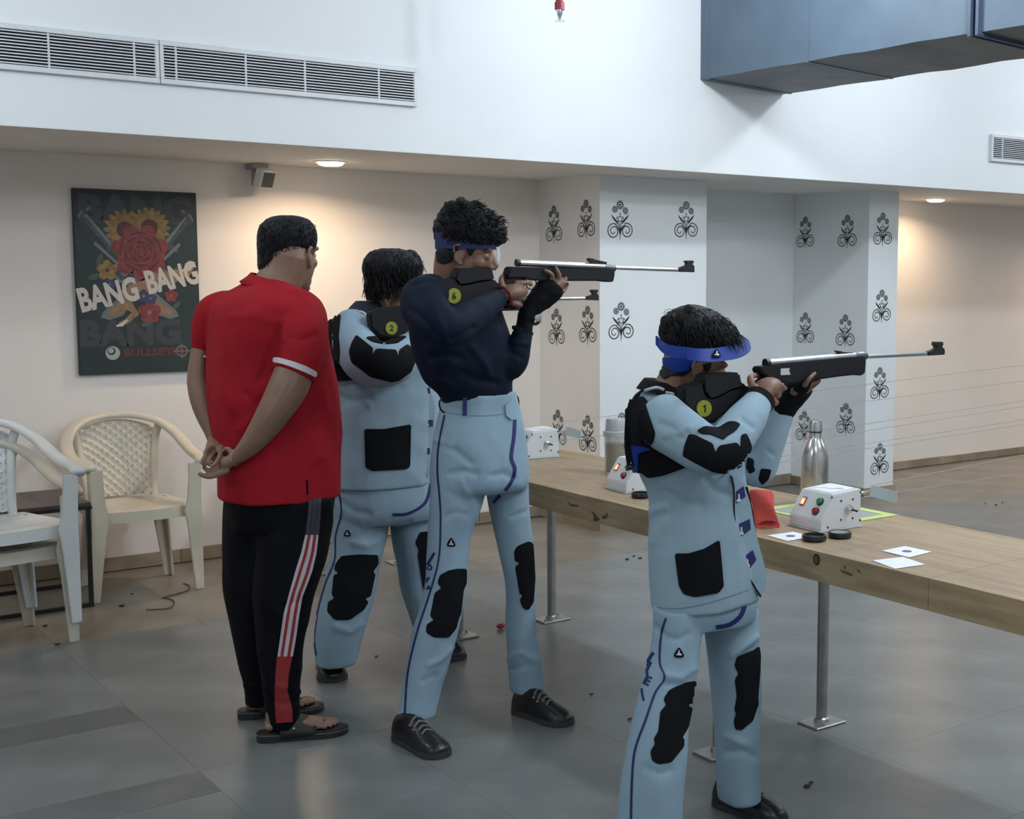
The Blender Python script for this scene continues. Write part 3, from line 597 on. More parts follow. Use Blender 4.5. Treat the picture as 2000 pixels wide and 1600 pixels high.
# floor odds and ends
pp = catmull([onz(*p, .004) for p in ((285, 1191), (310, 1190), (333, 1187), (340, 1175), (325, 1168), (318, 1168), (345, 1160), (368, 1152), (368, 1143), (358, 1140))], 5)
tag(M().tube(pp, .0028, 6).build('floor_cable', mat('cable_dark', (.07, .055, .045), .6), base=tuple(pp[0])), 'thin dark cable lying on the floor before the cream chair', 'cable')
g = onz(978, 1223, .012); tag(M().ico(g, .018, 2, (1.2, .8, .6)).build('red_scrap', mat('scrap_red', (.4, .02, .03), .6), base=(g[0], g[1], 0)), 'small red scrap on the floor under the bench', 'scrap')
m_dirt = mat('dirt_dark', (.035, .03, .027), .9)
for px, py, lab in ((258, 1160, 'dark crumb on the floor under the front of the cream chair'), (238, 1183, 'dark crumb on the floor left of the thin cable'), (112, 1258, 'dark crumb on the floor just in front of the stacked chairs'), (88, 1222, 'dark crumb on the floor beneath the stacked chairs'),
        (1225, 1092, 'leftmost crumb of the small cluster behind the short boy'), (1238, 1086, 'upper crumb of the small cluster behind the short boy'), (1250, 1090, 'rightmost crumb of the small cluster behind the short boy'), (1576, 1535, 'larger crumb of the pair right of the short boy shoe'), (1584, 1528, 'smaller crumb of the pair right of the short boy shoe'),
        (1155, 1356, 'dark crumb on the floor beyond the toe of the tall boy shoe'), (1230, 1404, 'dark crumb on the floor left of the short boy knee pad'), (1925, 983, 'left crumb of the three on the far floor beyond the bench'), (1945, 986, 'middle crumb of the three on the far floor beyond the bench'), (1958, 981, 'right crumb of the three on the far floor beyond the bench'), (640, 1190, 'dark crumb between the man in red and the boy with rifle 2'), (735, 1282, 'dark crumb on the floor right of the shoe of the boy with rifle 2')):
    g = onz(px, py, .004); o = M().ico(g, random.uniform(.006, .012), 1, (1.3, .9, .4)).build('dirt_crumb', m_dirt, base=(g[0], g[1], 0)); tag(o, lab, 'crumb', 'dirt crumbs on the floor')
# ================================================================== PEOPLE: helpers
def dens(rs, sub):
    A = [np.array(r, float) for r in rs]
    return catmull(A, sub)
def axes(phi): return np.array([math.cos(phi), math.sin(phi), 0]), np.array([-math.sin(phi), math.cos(phi), 0])
def loftV(m, rs, phi=0., n=26, sub=4, ex=2.3, grow=1., tilt=0.):
    """upright volume: rows (px, py, Y, half width in px, depth ratio), ellipses in horizontal planes turned by phi"""
    e1, e2 = axes(phi); c1, c2 = e1@RT, e2@RT; R = []
    for r in dens(rs, sub):
        c = P(r[0], r[1], r[2]); k = (c-EYE)@FW/F; w = max(r[3], .5)*k*grow; q = r[4] if len(r) > 4 else 1.
        a = w/math.sqrt(c1*c1+q*q*c2*c2); b = q*a; L = []
        for i in range(n):
            t = 2*PI*i/n; ct, st = math.cos(t), math.sin(t)
            p = c+e1*a*math.copysign(abs(ct)**(2/ex), ct)+e2*b*math.copysign(abs(st)**(2/ex), st)
            L.append(p+np.array([0, 0, tilt*((p-c)@RT)]))
        R.append(L)
    return m.rings(R)
def loftC(m, rs, n=14, sub=4, grow=1., flat=1., ends=True):
    """limb: rows (px, py, Y, half width in px), round sections square to the path, rounded ends"""
    D = dens(rs, sub); pts = [P(r[0], r[1], r[2]) for r in D]; rad = [r[3]*((p-EYE)@FW)/F*grow for r, p in zip(D, pts)]
    if ends:
        t0 = pts[0]-pts[1]; t0 /= np.linalg.norm(t0); t1 = pts[-1]-pts[-2]; t1 /= np.linalg.norm(t1)
        pts = [pts[0]+t0*rad[0]*.75, pts[0]+t0*rad[0]*.45]+pts+[pts[-1]+t1*rad[-1]*.45, pts[-1]+t1*rad[-1]*.75]
        rad = [rad[0]*.45, rad[0]*.85]+rad+[rad[-1]*.85, rad[-1]*.45]
    return m.tube(pts, rad, n, flat=None if flat == 1 else flat)
def evaluated(o):
    dg = C.evaluated_depsgraph_get(); me = bpy.data.meshes.new_from_object(o.evaluated_get(dg)); old = o.data; bpy.data.objects.remove(o); bpy.data.meshes.remove(old); return me
def fuse(name, m, material, parent=None, base=None, voxel=.008, smooth=4, wrinkle=(0, 20), stretch=(1, 1, 1), creases=(), soft=0):
    """union of closed volumes as one continuous smooth skin, with cloth folds"""
    b = np.array(base if base is not None else parent['_b'], float)
    me = bpy.data.meshes.new(name); me.from_pydata([tuple(np.array(p)-b) for p in m.v], [], m.f); t = bpy.data.objects.new('t', me); COL.objects.link(t)
    bm = bmesh.new(); bm.from_mesh(me); bmesh.ops.recalc_face_normals(bm, faces=bm.faces); bm.to_mesh(me); bm.free()
    r = t.modifiers.new('r', 'REMESH'); r.mode = 'VOXEL'; r.voxel_size = voxel
    s = t.modifiers.new('s', 'SMOOTH'); s.factor = .5; s.iterations = smooth
    me = evaluated(t); me.name = name
    if wrinkle[0] or creases:
        n = len(me.vertices); co_ = np.empty(n*3); me.vertices.foreach_get('co', co_); co_ = co_.reshape(-1, 3)
        no = np.empty(n*3); me.vertex_normals.foreach_get('vector', no); no = no.reshape(-1, 3); d = np.zeros(n)
        if wrinkle[0]:
            a, f = wrinkle; st = np.array(stretch, float)
            for i in range(n):
                p = Vector(co_[i]*st*f); q = noise.noise(p); q2 = noise.noise(p*2.3+Vector((3, 1, 7)))
                d[i] = a*((1-abs(q)*2.2)+.35*q2-.45)
        if creases:
            W = co_+b-EYE; z = W@FW; sx = PX+F*(W@RT)/z; sy = PY-F*(W@UP)/z
            face = np.clip(-(no*(W/np.linalg.norm(W, axis=1)[:, None])).sum(1)*3, 0, 1)
            for line, wd, amp in creases:
                best = np.full(n, 1e9)
                for (x0, y0), (x1, y1) in zip(line[:-1], line[1:]):
                    L2 = (x1-x0)**2+(y1-y0)**2; tt = np.clip(((sx-x0)*(x1-x0)+(sy-y0)*(y1-y0))/L2, 0, 1)
                    best = np.minimum(best, np.hypot(sx-x0-tt*(x1-x0), sy-y0-tt*(y1-y0)))
                d += amp*np.exp(-(best/wd)**2)*face
        me.vertices.foreach_set('co', (co_+no*d[:, None]).ravel()); me.update()
    me.materials.clear(); me.materials.append(material)
    o = bpy.data.objects.new(name, me); COL.objects.link(o); shade(o, True)
    if parent is not None: o.parent = parent
    else: o.location = tuple(b)
    o['_b'] = [float(q) for q in b]
    return o
def bvh(*obs):
    V, Fc = [], []
    for o in obs:
        b = np.array(o['_b']); k = len(V); V += [tuple(np.array(v.co)+b) for v in o.data.vertices]; Fc += [tuple(k+i for i in p.vertices) for p in o.data.polygons]
    return BVHTree.FromPolygons(V, Fc)
def cast(T, x, y, dmean=None):
    v = ray(x, y); v = v/np.linalg.norm(v); h = T.ray_cast(Vector(EYE), Vector(v))
    if h[0] is not None: return np.array(h[0]), np.array(h[1]), True
    if dmean is None: return None, None, False
    q = T.find_nearest(Vector(EYE+ray(x, y)*dmean)); return np.array(q[0]), np.array(q[1]), False
def sew(name, T, verts, faces, m, parent, off=.0025, back=.002, jump=.05, smooth=True):
    """lay a flat cut-out (pixel outline) on the cloth surface: every corner finds the surface, then gets thickness"""
    hits = [cast(T, x, y) for x, y in verts]; ds = [(h[0]-EYE)@FW for h in hits if h[2]]
    if not ds: return None
    dm = sum(ds)/len(ds); hits = [h if h[2] else cast(T, x, y, dm) for h, (x, y) in zip(hits, verts)]
    p = [h[0] for h in hits]
    fs = [f for f in faces if max(np.linalg.norm(p[f[i]]-p[f[i-1]]) for i in range(len(f))) < jump]
    if not fs: return None
    nn = [np.zeros(3) for _ in p]
    for f in fs:
        a = np.cross(p[f[1]]-p[f[0]], p[f[2]]-p[f[0]])
        if a@(p[f[0]]-EYE) > 0: a = -a
        for i in f: nn[i] += a
    nn = [(a/np.linalg.norm(a)*.7+np.array(h[1])*.3) if np.linalg.norm(a) > 1e-12 else np.array(h[1]) for a, h in zip(nn, hits)]
    n = len(p); cnt = {}
    for f in fs:
        for i in range(len(f)): e = (f[i-1], f[i]); cnt[tuple(sorted(e))] = cnt.get(tuple(sorted(e)), []) + [e]
    F2 = list(fs)+[tuple(n+i for i in f[::-1]) for f in fs]
    for k, e in cnt.items():
        if len(e) == 1: a, c = e[0]; F2.append((c, a, n+a, n+c))
    mb = M(); mb.add([a+q*off for a, q in zip(p, nn)]+[a-q*back for a, q in zip(p, nn)], F2); o = mb.build(name, m, parent)
    bm = bmesh.new(); bm.from_mesh(o.data); bmesh.ops.delete(bm, geom=[v for v in bm.verts if not v.link_faces], context='VERTS'); bm.to_mesh(o.data); bm.free()
    if smooth: shade(o, .8)
    return o
def inside(x, y, poly):
    c = False
    for i in range(len(poly)):
        (x0, y0), (x1, y1) = poly[i-1], poly[i]
        if (y0 > y) != (y1 > y) and x < (x1-x0)*(y-y0)/(y1-y0)+x0: c = not c
    return c
def patch(name, T, poly, m, parent, off=.0025, step=5, jump=.05, rnd=True):
    if rnd:                                            # slightly rounded outline
        q = []
        for i in range(len(poly)):
            a, b, c = (np.array(poly[j % len(poly)], float) for j in (i-1, i, i+1))
            ra = min(2.5, np.linalg.norm(a-b)/3); rc = min(2.5, np.linalg.norm(c-b)/3)
            q += [b+(a-b)/np.linalg.norm(a-b)*ra, b+(c-b)/np.linalg.norm(c-b)*rc]
        poly = [tuple(v) for v in q]
    B = []
    for i in range(len(poly)):
        a, b = np.array(poly[i], float), np.array(poly[(i+1) % len(poly)], float); k = max(1, int(np.linalg.norm(b-a)/step)); B += [tuple(a+(b-a)*j/k) for j in range(k)]
    xs = [p[0] for p in B]; ys = [p[1] for p in B]; I = []
    y = min(ys)+step*.5
    while y < max(ys):
        x = min(xs)+step*.5
        while x < max(xs):
            if inside(x, y, B) and min((x-p[0])**2+(y-p[1])**2 for p in B) > (step*.55)**2: I.append((x, y))
            x += step
        y += step
    vs = [Vector(p) for p in B+I]; n = len(B)
    r = delaunay_2d_cdt(vs, [], [list(range(n))], 1, 1e-4)
    return sew(name, T, [tuple(v) for v in r[0]], [tuple(f) for f in r[2]], m, parent, off=off, jump=jump)
def ribbon(name, T, line, wd, m, parent, off=.003, step=5):
    D = catmull(line, max(2, int(max(np.linalg.norm(np.array(a)-np.array(b)) for a, b in zip(line[:-1], line[1:]))/step)))
    L, Rr = [], []
    for i, p in enumerate(D):
        t = D[min(i+1, len(D)-1)]-D[max(i-1, 0)]; t /= np.linalg.norm(t)+1e-9; q = np.array([-t[1], t[0]])*wd/2; L.append(tuple(p+q)); Rr.append(tuple(p-q))
    n = len(D); return sew(name, T, L+Rr, [(i, i+1, n+i+1, n+i) for i in range(n-1)], m, parent, off=off)
def letters(name, T, txt, o, ex, ey, m, parent, off=.002, bold=.02):
    vs, fs = text2d(txt, bold); return sew(name, T, [(o[0]+ex[0]*a+ey[0]*b, o[1]+ex[1]*a+ey[1]*b) for a, b in vs], [tuple(f) for f in fs], m, parent, off=off, back=.0005, smooth=False)
def slab(name, poly, Y, th, m, parent, bevel=.002, Y2=None):   # outline seen at plane Y, thickness going away from the viewer along +Y
    lo = [P(x, y, Y if Y2 is None else Y+(Y2-Y)*i) for (x, y), i in zip(poly, [0]*len(poly))]
    hi = [p+np.array([0, th, 0]) for p in lo]; n = len(poly)
    return M().add(lo+hi, [tuple(range(n)), tuple(range(2*n-1, n-1, -1))]+[(i, n+i, n+(i+1) % n, (i+1) % n) for i in range(n)]).build(name, m, parent, bevel=bevel)
def head_frame(ear, Year, f, pitch=0., roll=0., sc=1.):
    f = np.array([f[0], f[1], 0.])/math.hypot(f[0], f[1]); yaw = math.atan2(f[1], f[0])
    Rm = np.array(Matrix.Rotation(yaw, 3, 'Z') @ Matrix.Rotation(pitch, 3, 'Y') @ Matrix.Rotation(roll, 3, 'X'))*sc
    e = P(ear[0], ear[1], Year); o = e-Rm@np.array([-.008, -.078, -.005]); return o, Rm
def head_mesh(m, o, Rm, nose=1., jaw=0.):
    def ell(c, r, sub=3):
        q = M().ico((0, 0, 0), 1, sub); m.add([o+Rm@(np.array(c)+np.array(v)*np.array(r)) for v in q.v], q.f)
    def tb(pts, r, seg=10): q = M().tube(pts, r, seg); m.add([o+Rm@np.array(v) for v in q.v], q.f)
    ell((-.002, 0, .032), (.087, .075, .085)); ell((.028-jaw*.45, 0, -.022), (.060, .061, .085)); ell((.035-jaw, 0, -.075), (.048, .046, .038)); ell((.0, 0, -.05), (.055, .06, .06))
    ell((.070, 0, -.018), (.027, .034, .038), 3); ell((.066, 0, .015), (.022, .045, .028), 3)
    tb([(.083, 0, .018), (.094, 0, .0), (.106, 0, -.022), (.100, 0, -.034)], [.008, .010, .0125*nose, .010]); ell((.096, .011, -.030), (.011, .008, .008), 2); ell((.096, -.011, -.030), (.011, .008, .008), 2)
    for s in (-1, 1):
        ell((.070, s*.030, .026), (.020, .030, .011), 2); ell((.052, s*.042, -.020), (.024, .020, .022), 2); ell((.071, s*.031, .003), (.015, .017, .011), 2)
        tb([(.004, s*.070, -.032), (-.004, s*.078, -.034), (-.016, s*.083, -.024), (-.026, s*.088, -.004), (-.025, s*.089, .016), (-.014, s*.087, .027), (.0, s*.082, .025), (.008, s*.076, .012)], [.005, .0065, .006, .0055, .0055, .0055, .0055, .005], 8)
        ell((-.008, s*.074, -.004), (.017, .008, .026), 2); tb([(.004, s*.075, .004), (-.006, s*.081, -.012), (-.004, s*.079, -.024)], [.005, .005, .005], 6)
    ell((.086-jaw, 0, -.060), (.012, .023, .0065), 2); ell((.083-jaw, 0, -.072), (.013, .020, .007), 2); ell((.074-jaw*1.3, 0, -.099), (.018, .022, .015), 2)
def eyes(o, Rm, parent, m_w, m_i, dz=0.):
    for s in (-1, 1):
        q = M().ico((.078, s*.0315, .0045+dz), .0066, 2, (.75, 1.35, .55)); q.v = [o+Rm@np.array(v) for v in q.v]; e = q.build('eye', m_w, parent, smooth=True)
        q = M().ico((.0828, s*.0315, .0045+dz), .0036, 2, (.6, 1.1, 1)); q.v = [o+Rm@np.array(v) for v in q.v]; q.build('iris', m_i, e, smooth=True)
def shoe(heel, toe, parent, mats, wid=.047, hgt=1., label=None):
    heel, toe = np.array(heel, float), np.array(toe, float); d = toe-heel; L = np.linalg.norm(d); d /= L; s = np.array([-d[1], d[0], 0]); up = np.array([0, 0, 1.]); k = L/.29
    def pt(x, y, z): return heel+d*x*k+s*y+up*z
    prof = [(0, .6, .062, .018), (.012, .74, .088, .016), (.045, .80, .100, .016), (.09, .82, .102, .016), (.125, .84, .094, .016), (.16, .90, .078, .016), (.195, .97, .064, .016), (.23, .98, .054, .016), (.26, .88, .046, .016), (.28, .66, .036, .017), (.289, .3, .028, .019)]
    R = []
    for x, wf, z1, z0 in prof:
        w = wid*wf; z1 = z0+(z1-z0)*hgt; R.append([pt(x, w*math.copysign(abs(math.cos(t))**.8, math.cos(t)), z0+(z1-z0)*(max(0, math.sin(t))**.75) if math.sin(t) > 0 else z0) for t in (2*PI*i/20 for i in range(20))])
    u = M().rings(R).build('shoe', mats[0], parent, smooth=1.0)
    out = [(-.006, .3), (0, .62), (.02, .78), (.06, .84), (.12, .86), (.17, .93), (.21, 1.03), (.245, 1.0), (.27, .84), (.288, .56), (.296, .25)]
    ol = [(x, wid*1.04*w) for x, w in out]+[(x, -wid*1.04*w) for x, w in out[::-1]]
    m = M(); n = len(ol); m.add([pt(x, y, z) for z in (.0, .02) for x, y in ol], [tuple(range(n-1, -1, -1)), tuple(range(n, 2*n))]+[(i, (i+1) % n, n+(i+1) % n, n+i) for i in range(n)]); m.build('sole', mats[1], u, bevel=.003)
    for j in range(4):
        x = .115+j*.022; z = [.094, .084, .074, .066][j]*hgt+.018*(1-hgt); w = wid*.5
        m = M().tube([pt(x+.012, -w*1.15, z-.014), pt(x+.006, -w*.6, z+.0005), pt(x, 0, z+.005), pt(x+.004, w*.6, z+.0005), pt(x+.01, w*1.15, z-.014)], .0036, 6); m.build('lace', mats[2], u, smooth=True)
        for sg in (-1, 1): M().ico(pt(x+.012, sg*w*1.2, z-.015), .0042, 1).build('eyelet', mats[3], u)
    return u
def finger(m, pts, r): return loftC(m, [(x, y, Y, r*(1-.12*i)) for i, (x, y, Y) in enumerate(pts)], n=8, sub=3)
def strands(name, m, parent, T, roots, L, r=.0016, comb=(0, 0, -1), jitter=.4, seed=1, nrm=.15):
    rg = random.Random(seed); mb = M()
    for (x, y) in roots:
        h = cast(T, x, y)
        if not h[2]: continue
        p, n = h[0], h[1]; d = np.array(comb, float)+np.array([rg.uniform(-jitter, jitter) for _ in range(3)])+n*nrm; d /= np.linalg.norm(d); l = L*rg.uniform(.6, 1.2)
        pts = [p-n*.002, p+d*l*.4+n*.004, p+d*l*.75+n*.003-np.array([0, 0, l*.08]), p+d*l-np.array([0, 0, l*.2])]
        mb.tube(pts, [r, r*1.2, r*.9, r*.2], 4)
    o = mb.build(name, m, parent, smooth=True, fix=False); o['kind'] = 'stuff'; return o
# materials
m_skin = mat('skin_brown', (.22, .118, .075), .5, var=.07, scale=25, bump=.05, bscale=150, sss=.08)
m_skin2 = mat('skin_tan', (.24, .138, .092), .5, var=.06, scale=25, bump=.05, bscale=150, sss=.08)
m_hair = mat('hair_black', (.007, .007, .009), .6, spec=.3, var=.4, scale=60, stretch=(1, 1, .25), bump=.5, bscale=160)
m_canvas = mat('canvas_pale_blue', (.30, .41, .485), .8, var=.045, scale=9, bump=.12, spec=.12, bscale=260)
m_canv2 = mat('canvas_pale_blue_trouser', (.275, .385, .465), .8, var=.045, scale=9, bump=.12, spec=.12, bscale=260)
m_suede = mat('suede_black', (.007, .008, .010), .8, var=.15, scale=20, bump=.15, spec=.12, bscale=200)
m_navy = mat('shirt_navy', (.008, .013, .026), .75, var=.15, scale=12, bump=.15, spec=.12, bscale=220)
m_blue = mat('piping_blue', (.013, .02, .12), .6); m_vis = mat('visor_blue', (.010, .038, .25), .5, spec=.2, var=.06)
m_sblk = mat('shoe_leather', (.008, .008, .009), .32, var=.1, bump=.1, bscale=60); m_sole = mat('shoe_sole', (.035, .035, .036), .6); m_lace = mat('shoe_lace', (.16, .16, .165), .8); m_eyl = mat('eyelet', (.5, .5, .5), .3, .9)
SHOE = (m_sblk, m_sole, m_lace, m_eyl)
m_stock = mat('rifle_stock', (.012, .012, .015), .55, spec=.25, var=.1, bump=.1, bscale=200); m_cheek = mat('rifle_cheek', (.017, .016, .019), .6, spec=.2, bump=.1, bscale=200); m_gun = mat('rifle_steel', (.50, .50, .50), .28, 1.0, var=.08); m_gunb = mat('rifle_black', (.012, .012, .013), .4)
m_badge = mat('badge_yellow', (.32, .34, .03), .5); m_bnum = mat('badge_number', (.01, .01, .01), .6); m_wht = mat('print_white', (.55, .57, .6), .6)
m_eyew = mat('eye_white', (.42, .40, .38), .2); m_iris = mat('eye_iris', (.015, .01, .008), .15)
m_red_s = mat('polo_red', (.34, .012, .020), .75, var=.06, scale=10, bump=.12, spec=.12, bscale=250); m_blkp = mat('track_black', (.004, .004, .006), .7, var=.15, scale=10, bump=.1, spec=.12, bscale=200)
m_strw = mat('stripe_white', (.50, .48, .52), .7); m_strr = mat('stripe_red', (.27, .018, .018), .7); m_strg = mat('stripe_grey', (.04, .034, .055), .7); m_strd = mat('stripe_dark', (.03, .025, .045), .7)
def emblem(T, x, y, r, parent, tilt=0):
    q = [(0, -1.05), (.55, -.2), (.95, .75), (.3, .92), (-.5, .88), (-1.0, .62), (-.55, -.25)]; e = patch('emblem', T, [(x+a*r, y+b*r) for a, b in q], m_suede, parent, off=.004, step=3)
    f = [(-.1, -.5), (.12, -.45), (.12, .1), (.5, .35), (.45, .6), (-.55, .5), (-.5, .32), (-.12, .2), (-.25, -.1), (-.05, -.2)]
    patch('emblem_figure', T, [(x+a*r*.9, y+b*r*.9) for a, b in f], m_wht, parent, off=.0052, step=3, rnd=False)
def leg_mark(T, parent, pts, size):
    for (ch, x, y, ang) in pts:
        c, s = math.cos(ang), math.sin(ang); letters('lettering', T, ch, (x, y), (size*c, size*s), (size*s, -size*c), m_blue, parent, off=.003, bold=.03)
def rifle(label, base, parts, group='air rifles held by the shooters'):
    return thing('air_rifle', label, 'rifle', base, group)
def barrel(name, pts, r, m, parent, Y, seg=16): return M().tube([P(x, y, Y) for x, y in pts], r, seg).build(name, m, parent, smooth=.8)
def badge(g, x, y, r, Y, txt):
    b = slab('number_badge', disc2d(x, y, r, 24, r*1.12), Y, .003, m_badge, g, bevel=0)
    vs, fs = ([(.12, 0), (.32, 0), (.32, 1), (.18, 1), (-.08, .78), (-.08, .62), (.12, .74)], [(0, 1, 2, 3, 6), (3, 4, 5, 6)]) if txt == '1' else text2d(txt, .035); xs = [v[0] for v in vs]; ys = [v[1] for v in vs]; cx, cy = (min(xs)+max(xs))/2, (min(ys)+max(ys))/2; s = r*1.05/(max(ys)-min(ys))
    M().add([P(x+(a-cx)*s*.9, y-(c-cy)*s, Y-.0008) for a, c in vs], fs).build('number', m_bnum, b, fix=False)
    for k in range(8):
        a = 2*PI*k/8+.2; M().add([P(*p, Y-.0006) for p in disc2d(x+r*.82*math.cos(a), y+r*.95*math.sin(a), r*.05, 6)], [tuple(range(6))]).build('mark', m_bnum, b, fix=False)
# ================================================================== PERSON: tall boy in navy (rifle 6)
def core(rs, g=.6): return [(r[0], r[1], r[2], r[3]*g) + tuple(r[4:]) for r in rs]
base = (2.15, 3.88, 0)
hip = [(935, 766, 3.87, 68, .72), (938, 800, 3.88, 73, .74), (937, 850, 3.88, 83, .78), (937, 900, 3.88, 89, .8), (938, 940, 3.88, 90, .78), (939, 958, 3.88, 82, .7)]
lgA = [(896, 910, 3.88, 49, 1.05), (893, 970, 3.88, 50, 1.05), (879, 1040, 3.885, 42, 1.1), (874, 1100, 3.89, 39.5, 1.1), (867, 1160, 3.89, 41, 1.1), (850, 1230, 3.9, 45, 1.1), (838, 1290, 3.9, 40.5, 1.1), (824, 1345, 3.9, 36, 1.1), (812, 1398, 3.9, 36.5, 1.15)]
lgB = [(985, 910, 3.88, 44, 1.05), (993, 985, 3.885, 38.5, 1.1), (1001, 1035, 3.89, 35, 1.1), (1010, 1090, 3.895, 33, 1.1), (1016, 1150, 3.9, 29.5, 1.1), (1017, 1200, 3.9, 29, 1.1), (1020, 1250, 3.9, 30, 1.1), (1024, 1300, 3.9, 33, 1.1), (1028, 1350, 3.9, 33, 1.15)]
tor = [(880, 535, 3.86, 24, .9), (879, 546, 3.86, 32, .85), (882, 566, 3.86, 62, .66), (890, 600, 3.86, 80, .64), (894, 650, 3.86, 87, .7), (903, 700, 3.86, 86, .72), (915, 740, 3.87, 80, .74), (929, 768, 3.87, 68, .74), (933, 792, 3.88, 62, .72)]
armR = [(838, 572, 3.80, 40), (826, 590, 3.70, 45), (842, 618, 3.62, 45), (872, 640, 3.585, 39), (908, 625, 3.62, 33), (942, 604, 3.67, 27), (974, 586, 3.73, 21)]
armL = [(940, 610, 3.92, 38), (965, 668, 3.87, 36), (984, 712, 3.82, 34), (1003, 702, 3.80, 29), (1013, 676, 3.79, 23), (1020, 652, 3.785, 20)]
o6, R6 = head_frame((897, 497), 3.77, (.84, -.55), .17, 0, 1.0)
m = M(); head_mesh(m, o6, R6, jaw=.034)
loftC(m, [(882, 490, 3.83, 30), (877, 525, 3.845, 30), (880, 565, 3.86, 34)], n=18)
loftV(m, core(tor[2:])); loftV(m, core(hip))
for a in (lgA, lgB): loftV(m, core(a[:-1], .62)); 
loftC(m, [(812, 1375, 3.9, 20), (814, 1410, 3.895, 17)]); loftC(m, [(1028, 1330, 3.9, 20), (1029, 1362, 3.90, 16)])
loftC(m, core(armR)); loftC(m, core(armL, .6))
# right hand on the grip
loftC(m, [(972, 584, 3.73, 16), (984, 577, 3.735, 16), (996, 571, 3.74, 21), (1009, 570, 3.745, 20), (1018, 570, 3.752, 15)], n=14, flat=.75)
finger(m, [(1008, 553, 3.742), (1022, 552, 3.735), (1031, 553, 3.74), (1038, 556, 3.755)], 5.8)
for q in ([(1008, 566, 3.735), (1021, 567, 3.735), (1027, 569, 3.76), (1020, 568, 3.80)], [(1006, 580, 3.735), (1018, 582, 3.735), (1023, 583, 3.76), (1015, 582, 3.80)], [(1002, 593, 3.738), (1012, 595, 3.735), (1017, 596, 3.76), (1010, 595, 3.79)]): finger(m, q, 6.4)
finger(m, [(982, 563, 3.75), (979, 548, 3.765), (984, 539, 3.79), (996, 541, 3.82)], 7)
# left hand under the fore-end
loftC(m, [(1022, 645, 3.785, 16), (1032, 615, 3.785, 17), (1052, 590, 3.78, 22), (1072, 566, 3.77, 25), (1084, 553, 3.765, 22)], n=14, flat=.7)
for q in ([(1076, 548, 3.745), (1079, 538, 3.735), (1071, 531, 3.735), (1064, 528, 3.74)], [(1088, 552, 3.745), (1093, 540, 3.735), (1089, 529, 3.735), (1086, 523, 3.74)], [(1096, 562, 3.75), (1102, 552, 3.74), (1105, 543, 3.745)], [(1092, 575, 3.765), (1102, 566, 3.77), (1108, 555, 3.785)]): finger(m, q, 5.2)
finger(m, [(1050, 580, 3.80), (1058, 562, 3.835), (1070, 548, 3.85)], 6)
boy = fuse('person', m, m_skin, base=base, voxel=.0034, smooth=3)
tag(boy, 'tall boy in navy shirt and pale blue shooting trousers aiming a rifle marked 6', 'person')
eyes(o6, R6, boy, m_eyew, m_iris, .006)
Tb = bvh(boy)
patch('eyebrow', Tb, [(944, 486), (952, 483), (964, 484), (964, 488), (953, 488), (946, 490)], m_hair, boy, off=.0015, step=3)
# clothing
m = M(); loftV(m, hip); loftV(m, lgA); loftV(m, lgB)
cr = [([(870, 870), (890, 880), (920, 905)], 7, -.008), ([(853, 860), (880, 872)], 6, .006), ([(930, 925), (905, 920), (880, 925)], 6, -.006), ([(960, 930), (985, 925), (1005, 935)], 6, -.006), ([(838, 1300), (860, 1290), (880, 1270)], 6, .006), ([(825, 1330), (850, 1320)], 5, -.005), ([(990, 1290), (1015, 1275), (1045, 1290)], 6, .007), ([(995, 1310), (1030, 1300)], 5, -.006), ([(900, 940), (925, 990), (930, 1020)], 6, .005), ([(1000, 1010), (1025, 1000)], 5, -.005), ([(870, 1010), (890, 1000), (910, 1005)], 5, -.005)]
tr = fuse('trousers', m, m_canv2, boy, voxel=.0075, smooth=4, wrinkle=(.0045, 6.5), stretch=(1, 1, .55), creases=cr)
T = bvh(tr)
patch('knee_pad', T, [(910, 1111), (893, 1111), (876, 1114), (860, 1123), (855, 1139), (863, 1148), (850, 1158), (841, 1204), (848, 1211), (834, 1220), (833, 1236), (848, 1245), (876, 1245), (890, 1227), (895, 1206), (899, 1199), (904, 1153), (910, 1139)], m_suede, tr, off=.004)
patch('knee_pad', T, [(1033, 1057), (1010, 1067), (1004, 1077), (1005, 1095), (1015, 1100), (1006, 1107), (1015, 1160), (1021, 1162), (1015, 1172), (1021, 1188), (1031, 1192), (1041, 1176), (1044, 1130), (1042, 1090), (1040, 1062)], m_suede, tr, off=.004)
ribbon('side_piping', T, [(869, 811), (857, 871), (855, 922), (859, 970), (861, 1019), (857, 1093), (839, 1162), (815, 1236), (797, 1315), (791, 1400)], 2.6, m_blue, tr)
ribbon('pocket_piping', T, [(1005, 820), (1003, 855), (998, 894), (1005, 917), (996, 945), (964, 982)], 6, m_blue, tr)
ribbon('waist_seam', T, [(864, 804), (900, 810), (950, 812), (1008, 806)], 1.6, mat('seam_shadow', (.16, .25, .33), .8), tr, off=.0012)
ribbon('belt_loop', T, [(909, 768), (908, 790), (908, 812)], 7.5, m_blue, tr, off=.006)
patch('belt_flap', T, [(985, 790), (1001, 776), (1006, 786), (1009, 806), (998, 822), (986, 812)], m_canvas, tr, off=.008)
emblem(T, 881, 1059, 9.5, tr)
leg_mark(T, tr, [('D', 836, 1113, .75), ('A', 831, 1134, .95), ('P', 830, 1151, 1.1)], 15)
ribbon('leg_mark', T, [(849, 1080), (842, 1092), (835, 1103)], 4, m_blue, tr)
for pts in ([(865, 775, 3.80), (858, 786, 3.79), (861, 800, 3.79), (868, 806, 3.80)], [(1001, 766, 3.92), (1011, 776, 3.92), (1013, 792, 3.93), (1008, 802, 3.93)]):
    M().tube(catmull([P(*p) for p in pts], 5), .0028, 6).build('belt_cord', m_suede, tr, smooth=True)
m = M(); loftV(m, tor); loftC(m, armR, n=18); loftC(m, armL, n=18)
